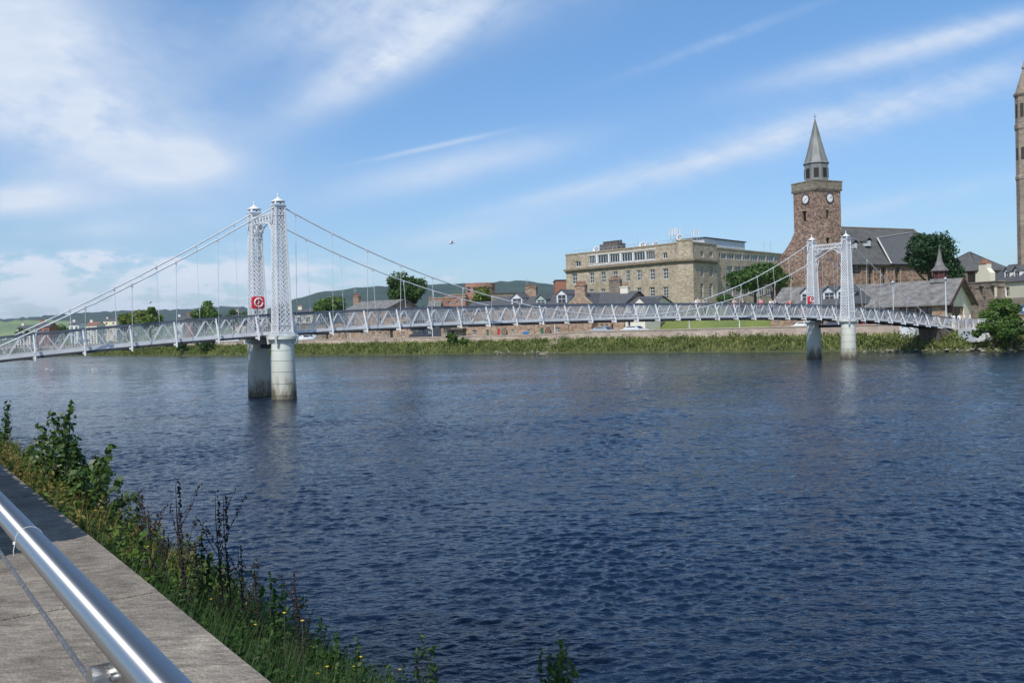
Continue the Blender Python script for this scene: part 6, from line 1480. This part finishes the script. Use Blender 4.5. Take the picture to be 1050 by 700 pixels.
ST2 = STEEL.copy(); ST2.name = 'brushed_tube'; bb = ST2.node_tree.nodes['Principled BSDF']; bb.inputs['Anisotropic'].default_value = 1.0; bb.inputs['Anisotropic Rotation'].default_value = .25
tg = ST2.node_tree.nodes.new('ShaderNodeTangent'); tg.direction_type = 'RADIAL'; tg.axis = 'X'; ST2.node_tree.links.new(tg.outputs[0], bb.inputs['Tangent'])
for l_ in list(ST2.node_tree.links):
    if l_.to_socket.name in ('Roughness', 'Normal') and l_.to_node == bb: ST2.node_tree.links.remove(l_)
bb.inputs['Roughness'].default_value = .41; bb.inputs['Base Color'].default_value = (.52, .51, .50, 1)
mb = MB(); mb.tube([(k * 1., 0, 0) for k in range(0, 66)], .030, 96); hr = mb.build('handrail', ST2); hr.parent = rail
hr.matrix_parent_inverse = rail.matrix_world.inverted(); hr.location = nb(-6, QR, ZR); hr.rotation_euler = (0, 0, math.atan2(E1.y, E1.x))
mb = MB(); mb.tube([nb(-4 + k * .5, QR, ZR - .14 + .0) for k in range(0, 130)], .0052, 8); w_ = mb.build('wire_rope', WIRE, rail)
for k in range(-1, 9):
    s = 1.56 + 6.7 * k
    mb = MB()
    # flat post with a tapered head that widens into a saddle under the tube
    prof = [(.028, -1.07), (.028, -.20), (.034, -.12), (.040, -.06), (.044, -.026)]
    vs = []
    for sx, dz in prof:
        for ds, dq in ((-sx, -.012), (sx, -.012), (sx, .012), (-sx, .012)): vs.append(nb(s + ds, QR + dq, ZR + dz))
    fs = [(0, 1, 2, 3)] + [(4 * i + j, 4 * i + (j + 1) % 4, 4 * i + 4 + (j + 1) % 4, 4 * i + 4 + j) for i in range(len(prof) - 1) for j in range(4)] + [tuple(4 * (len(prof) - 1) + j for j in range(4))]
    mb.add(vs, fs); po = mb.build('post', STEELP, rail, fixn=True)
    if -1 <= k <= 1:
        mb = MB(); mb.tube([nb(s + .045, QR - .040, ZR - .070), nb(s + .045, QR - .028, ZR - .070), nb(s + .045, QR + .01, ZR - .070)], .027, 28, True, False); mb.build('wire_clamp', STEELP, po)
        mb = MB(); mb.tube([nb(s - .005, QR - .012, ZR - .052), nb(s - .005, QR - .020, ZR - .052)], .0075, 14, True, False); mb.build('bolt', STEELP, po)
        mb = MB(); mb.tube([nb(s - .005, QR - .0195, ZR - .052), nb(s - .005, QR - .0212, ZR - .052)], .0038, 6, True, False); mb.build('socket', DOORD, po)
        mb = MB(); mb.tube([nb(s, QR, GZ - .001), nb(s, QR, GZ + .012)], .07, 24, True, False); mb.build('base_flange', STEEL, po)
# plastic cable tie left on the tube
TIE = mat('white_plastic', (.7, .7, .68), .5); mb = MB(); s = 2.52
ring = [nb(s, QR + .0312 * math.cos(q), ZR + .0312 * math.sin(q)) for q in np.linspace(0, 2 * math.pi, 26)]; mb.tube(ring, .0006, 6, False)
mb.tube([nb(s, QR - .031, ZR - .004), nb(s - .006, QR - .036, ZR - .022), nb(s - .002, QR - .034, ZR - .035)], .0011, 6); mb.box(nb(s, QR - .032, ZR - .004), .006, .006, .006)
tag(mb.build('cable_tie', TIE), 'thin white plastic tie looped round the steel handrail', 'cable tie')

# ================================================================== NEAR PLANTS
def nq(px, py, q):
    r = ray(px, py); k = q / (r.x * Q1.x + r.y * Q1.y); return (Vector((r.x * k, r.y * k)).dot(E1), EYE + r.z * k)
GR_N = leafmat('near_grass', (.012, .038, .008), (.05, .10, .022), .6, .25, 1.5); GR_N2 = leafmat('near_dry_grass', (.09, .10, .025), (.30, .235, .07), .7, .25, 1.2)
GR_N3 = leafmat('near_green_herbs', (.015, .05, .012), (.06, .12, .025), .55, .25, 2.)
DRY = mat('dry_dark_stem', (.022, .015, .014), .8, var=.3, scale=8); SEED = mat('dry_seed', (.026, .016, .015), .85, var=.3, scale=20); YEL = mat('yellow_petal', (.65, .48, .03), .6)
def veg_z(q): return nbz(q)
def npts(n, s0, s1, q0, q1):
    s = rng.uniform(s0, s1, n); q = q0 + (q1 - q0) * rng.uniform(0, 1, n); z = 1.75 - (q - 1.4) * .60
    z = np.where(q < 4.2, z, .07 - (q - 4.2) * .5) - .05
    return np.stack([E1.x * s + Q1.x * q, E1.y * s + Q1.y * q, z], 1)
P = np.concatenate([npts(44000, 3, 13, 1.5, 3.8), npts(9000, 13, 40, 1.5, 4.0)])
blades('near_bank_grass', P, .58, GR_N, .011, .6, 'dense dark green grass on the near bank below the slabs')
P = np.concatenate([npts(9000, 9, 40, 1.5, 3.2)])
blades('near_dry_grass', P, .75, GR_N2, .016, .5, 'sunlit yellow and orange dry grass beside the left end of the slabs')
def herb_cloud(name, label, n, s0, s1, q0, q1, m, hmin, hmax, size):
    base = npts(n, s0, s1, q0, q1); P = []; Nn = []
    for b in base:
        h = rng.uniform(hmin, hmax); k = int(26 * h / .6) + 6; t_ = rng.uniform(.1, 1, k); ln = rng.normal(size=2) * .25
        p = b + np.stack([ln[0] * t_ * h, ln[1] * t_ * h, t_ * h], 1) + rng.normal(size=(k, 3)) * .045 * (1.3 - t_)[:, None]; P.append(p); Nn.append(rng.normal(size=(k, 3)) + [0, 0, .8])
    o = link(name, leaves_mesh(name, np.concatenate(P), np.concatenate(Nn), size, m, 2.0)); return tag(o, label, 'weeds', None, 'stuff')
herb_cloud('near_bank_herbs', 'small leaved green weeds growing thickly on the near bank', 2400, 3.4, 14, 1.6, 4.1, GR_N3, .3, .8, .023)
herb_cloud('near_bank_brambles', 'sunlit rusty brown and green undergrowth at the left of the near bank', 1500, 10, 34, 1.55, 3.3, GR_N2, .4, .95, .034)
herb_cloud('near_bank_undergrowth', 'green undergrowth at the left of the near bank', 1500, 8, 34, 1.55, 3.5, LF_MID, .4, .95, .036)
# leafy shrub beside the slabs
def shrub(name, label, s, q, z0, tops, m, leaf, n_per, group=None):
    t = thing(name, nb(s, q, z0), label, 'shrub', group); mb = MB(); P = []; Nn = []
    b0 = nb(s, q, z0)
    for (ps, pq, pz) in tops:
        e = nb(ps, pq, pz); mid = b0.lerp(e, .5) + Vector((rng.normal() * .06, rng.normal() * .06, .06)); pts = [b0, mid, e]; mb.tube(pts, [.02, .013, .004], 5)
        d = (e - mid)
        for k in range(n_per):
            f_ = rng.uniform(.1, 1.02); c = (b0.lerp(mid, f_ * 2) if f_ < .5 else mid.lerp(e, f_ * 2 - 1)); a = rng.uniform(0, 6.28); rr = rng.uniform(.03, .15) * (1.25 - f_ * .8)
            P.append((c.x + rr * math.cos(a), c.y + rr * math.sin(a), c.z + rng.uniform(-.02, .06))); Nn.append((math.cos(a) * .7 + rng.normal() * .4, math.sin(a) * .7 + rng.normal() * .4, .6 + rng.normal() * .4))
    mb.build('stem', BARK, t)
    o = link('foliage', leaves_mesh('foliage', P, Nn, leaf, m, 1.5)); o.parent = t; o.matrix_parent_inverse = t.matrix_world.inverted(); return t
LF_SH = leafmat('shrub_leaves', (.022, .06, .012), (.09, .15, .03), .4, .3, 2.)
Q_ = 2.5; tops = []
for px, py in ((42, 418), (52, 425), (63, 428), (33, 440), (58, 445), (68, 455), (75, 462), (88, 452), (95, 460), (103, 475), (82, 470), (100, 490), (45, 450), (50, 470), (92, 480), (70, 480), (36, 460)):
    s_, z_ = nq(px, py, Q_ + rng.uniform(-.25, .25)); tops.append((s_, Q_ + rng.uniform(-.3, .3), z_))
sm = sum(t_[0] for t_ in tops) / len(tops)
shrub('leafy_shrub', 'dark green leafy shrub growing beside the slabs at the left', sm, Q_, nbz(Q_), tops + [(a_ + rng.normal() * .5, b2_ + rng.normal() * .2, c_ - .25) for a_, b2_, c_ in tops], LF_SH, .060, 150)
tops = []
for px, py in ((-2, 415), (4, 425), (-8, 420), (3, 440), (-10, 440)):
    s_, z_ = nq(px, py, 2.5); tops.append((s_, 2.5 + rng.uniform(-.2, .2), z_))
shrub('leafy_shrub', 'part of a dark shrub cut by the left edge of the photograph', sum(t_[0] for t_ in tops) / 5, 2.5, nbz(2.5), tops, LF_SH, .060, 130)
# tall dead dock stems
def dock(px, ybase, ytop, q, label, lean=0.):
    sT, zT = nq(px, ytop, q); s = sT; z0 = nbz(q) ; t = thing('dock_plant', nb(s, q, z0), label, 'dead plant', 'dead dark dock stems on the near bank'); mb = MB(); m2 = MB()
    H = zT - z0; pts = [nb(s + lean * f_ * .1, q + .03 * math.sin(f_ * 5), z0 + H * f_) for f_ in np.linspace(0, 1, 7)]; mb.tube(pts, [.009, .009, .008, .007, .006, .004, .002], 5)
    for k in range(int(64 * H)):
        f_ = rng.uniform(.25, 1) ** .8; c = nb(s + lean * f_ * .1, q, z0 + H * f_); r_ = rng.uniform(.003, .028) * (1.15 - f_ * .7); a = rng.uniform(0, 6.28); d = Vector((math.cos(a) * r_, math.sin(a) * r_, rng.uniform(.0, .03)))
        m2.lathe(c + d, [(.002, -.010), (.009, 0), (.002, .010)], 5, False, a); 
    for k in range(5):
        f_ = .3 + .12 * k; c = nb(s, q, z0 + H * f_); a = rng.uniform(0, 6.28); e = c + Vector((math.cos(a) * .12 * H, math.sin(a) * .12 * H, .22 * H)); mb.tube([c, c.lerp(e, .5) + Vector((0, 0, -.02)), e], [.004, .003, .0015], 4)
        for j in range(14): g = rng.uniform(.3, 1); m2.lathe(c.lerp(e, g) + Vector(rng.normal(size=3) * .010), [(.002, -.009), (.008, 0), (.002, .009)], 5, False)
    mb.build('stem', DRY, t); m2.build('seed_heads', SEED, t)
for px, yb, yt, q, lb in ((148, 600, 504, 2.15, 'dead dark seed stem furthest left above the grass'), (154, 600, 520, 2.3, 'shorter dead stem right of the leftmost one'), (184, 620, 496, 2.1, 'tallest dead stem with a dense row of seeds'), (187, 620, 530, 2.0, 'shorter dead stem against the tallest one'), (221, 590, 503, 2.5, 'dead stem with side branches, right of the tallest'), (229, 590, 508, 2.6, 'rightmost thin dead stem in the group'), (305, 640, 590, 2.9, 'short reddish dead head near the lower bank'), (170, 600, 545, 2.2, 'low dead stem between the two tall ones'), (248, 590, 560, 2.7, 'low branching dead stem right of the tall group'), (262, 590, 572, 2.7, 'small bent dead stem over the water')):
    dock(px, yb, yt, q, lb, rng.uniform(-1, 1))
# upright green sprigs standing clear of the grass
def sprig(px, ytop, q, label, m=GR_N3, wid=.12, nb_=5, leaf=.03, h=None):
    sT, zT = nq(px, ytop, q); z0 = max(nbz(q), -.02) - .05; H = zT - z0; t = thing('sprig', nb(sT, q, z0), label, 'plant', 'upright green sprigs on the near bank'); mb = MB(); P = []; Nn = []
    for k in range(nb_):
        a = rng.uniform(0, 6.28); hh = H * (1 if k == 0 else rng.uniform(.6, .95)); b = nb(sT, q, z0); e = b + Vector((math.cos(a) * wid * (0.2 if k == 0 else 1), math.sin(a) * wid * (0.2 if k == 0 else 1), hh)); m_ = b.lerp(e, .55) + Vector((0, 0, .03)); mb.tube([b, m_, e], [.006, .004, .0015], 4)
        for j in range(int(60 * hh)):
            f_ = rng.uniform(.2, 1); c = b.lerp(m_, f_ / .55) if f_ < .55 else m_.lerp(e, (f_ - .55) / .45); P.append(tuple(c + Vector(rng.normal(size=3) * .028 * (1.3 - f_)))); Nn.append(rng.normal(size=3) + [0, 0, .5])
    mb.build('stem', BARK, t); o = link('leaves', leaves_mesh('leaves', P, Nn, leaf, m, 2.4)); o.parent = t; o.matrix_parent_inverse = t.matrix_world.inverted()
sprig(577, 646, 4.5, 'bushy green sprig rising from the water edge at the bottom of the photograph', LF_MID, .12, 16, .026)
sprig(552, 664, 4.4, 'smaller green sprig left of the bushy one at the bottom', LF_DARK, .1, 9, .024)
for px, yt, q, lb in ((432, 652, 4.1, 'thin upright stalk over the water left of the bushy sprig'), (443, 662, 4.1, 'second thin stalk beside the first'), (345, 650, 3.2, 'leafy sprig at the edge of the dark grass'), (367, 655, 3.4, 'leafy sprig furthest right of the dark grass'), (330, 632, 3.1, 'leafy sprig above the yellow flowers'), (275, 585, 2.9, 'leafy sprig below the bent dead stem'), (120, 492, 2.6, 'leafy sprig right of the leafy shrub'), (140, 508, 2.5, 'tuft of leaves left of the dead stems'), (205, 540, 2.5, 'leafy sprig between the dead stems'), (108, 500, 2.4, 'leafy sprig close to the leafy shrub'), (400, 683, 3.6, 'low sprig at the end of the dark grass'), (290, 596, 3.0, 'slender sprig left of the short reddish head')):
    sprig(px, yt, q, lb, GR_N3 if q < 4 else DRY and GR_N, .07, 4, .026)
# yellow flowers
def flower(px, py, q, label):
    s, z = nq(px, py, q); c = nb(s, q, z); t = thing('yellow_flower', nb(s, q, nbz(q)), label, 'flower', 'yellow flowers in the near bank grass'); mb = MB()
    for k in range(12): a = k * math.pi / 6; e = c + Vector((math.cos(a) * .015, math.sin(a) * .015, .003)); d = Vector((-math.sin(a), math.cos(a), 0)) * .0045; mb.add([c, c.lerp(e, .6) + d, e, c.lerp(e, .6) - d], [(0, 1, 2, 3)])
    mb.lathe(c, [(.008, -.004), (.007, .004), (.003, .007)], 8); mb.build('petals', YEL, t); m2 = MB(); m2.tube([nb(s, q, nbz(q)), c], .003, 4); m2.build('stem', BARK, t)
_fp = [(216, 614), (291.5, 628), (310, 636), (279, 669), (285, 683), (325.5, 690), (332, 695), (329, 673), (363, 683), (335.5, 683), (370, 673), (410, 686), (152, 560), (47, 470), (53, 499), (105, 520), (35, 478), (98, 523), (300, 693), (262, 640)]
_o = ['first', 'second', 'third', 'fourth', 'fifth', 'sixth', 'seventh', 'eighth', 'ninth', 'tenth', 'eleventh', 'twelfth', 'thirteenth', 'fourteenth', 'fifteenth', 'sixteenth', 'seventeenth', 'eighteenth', 'nineteenth', 'last']
FL = {p: _o[k] + ' of the yellow flowers on the near bank counted from the left' for k, p in enumerate(sorted(_fp))}
for px, py in _fp:
    q = np.interp(px, [40, 150, 300, 420], [2.0, 2.0, 2.4, 3.6]) + rng.uniform(0, .3); flower(px, py, q, FL[(px, py)])
# unseen hedging and trees added to shade slabs and plants, left of and behind the camera
hd_ = thing('shade_hedge', nb(12, -.55, GZ), 'clipped dark hedging added out of view to shade the slab edge', 'shade_hedge'); n = 16000
s_ = rng.uniform(7.1, 19, n); q_ = rng.uniform(-1.1, .06, n); z_ = rng.uniform(0, 2.2, n); P = np.stack([E1.x * s_ + Q1.x * q_, E1.y * s_ + Q1.y * q_, GZ + z_], 1)
mb = MB(); mb.prism([nb(7.25, -1.0, 0), nb(18.9, -1.0, 0), nb(18.9, -.06, 0), nb(7.25, -.06, 0)], GZ - .05, GZ + 2.06); mb.build('dense_core', LF_DARK, hd_)
o = link('foliage', leaves_mesh('foliage', P, rng.normal(size=(n, 3)), .14, LF_DARK)); o.parent = hd_; o.matrix_parent_inverse = hd_.matrix_world.inverted()
def shade_tree(s, sc, q, label):  # tree out of view, added so its crown shades the bank plants
    t = thing('shade_tree', nb(s, q - .9, GZ), label, 'tree', 'unseen trees added on the promenade for their shade'); mb = MB(); b = nb(s, q - .9, GZ); mb.tube([b, b + Vector((0, 0, 4.2)), nb(sc, q, GZ + 5.6)], [.13, .10, .05], 8); mb.build('trunk', BARK, t)
    P, Nn = crown_points(7000, 1.95, 1.2, 18, 0); c = nb(sc, q, 8.2); P = P + np.array(c); o = link('crown', leaves_mesh('crown', P, Nn, .17, LF_DARK)); o.parent = t; o.matrix_parent_inverse = t.matrix_world.inverted()
shade_tree(-.1, 2.2, .1, 'slim unseen tree added just left of the viewer to shade the plants'); shade_tree(9.0, 6.3, .1, 'slim unseen tree added beside the hedging to shade the plants')

# ================================================================== HAZE (clear summer air over the valley)
mb = MB(); mb.box((0, 3500, 128), 18000, 12000, 264)
hz = mb.build('haze', None); hz.display_type = 'WIRE'
hm = bpy.data.materials.new('summer_haze'); hm.use_nodes = True; hn = hm.node_tree; hn.nodes.remove(hn.nodes['Principled BSDF'])
pv = hn.nodes.new('ShaderNodeVolumePrincipled'); pv.inputs['Color'].default_value = (.72, .84, 1, 1); pv.inputs['Density'].default_value = 6e-5; pv.inputs['Anisotropy'].default_value = .2
hn.links.new(pv.outputs[0], hn.nodes['Material Output'].inputs['Volume']); hz.data.materials.append(hm)
tag(hz, 'faint blue summer haze over the valley', None, None, 'stuff')
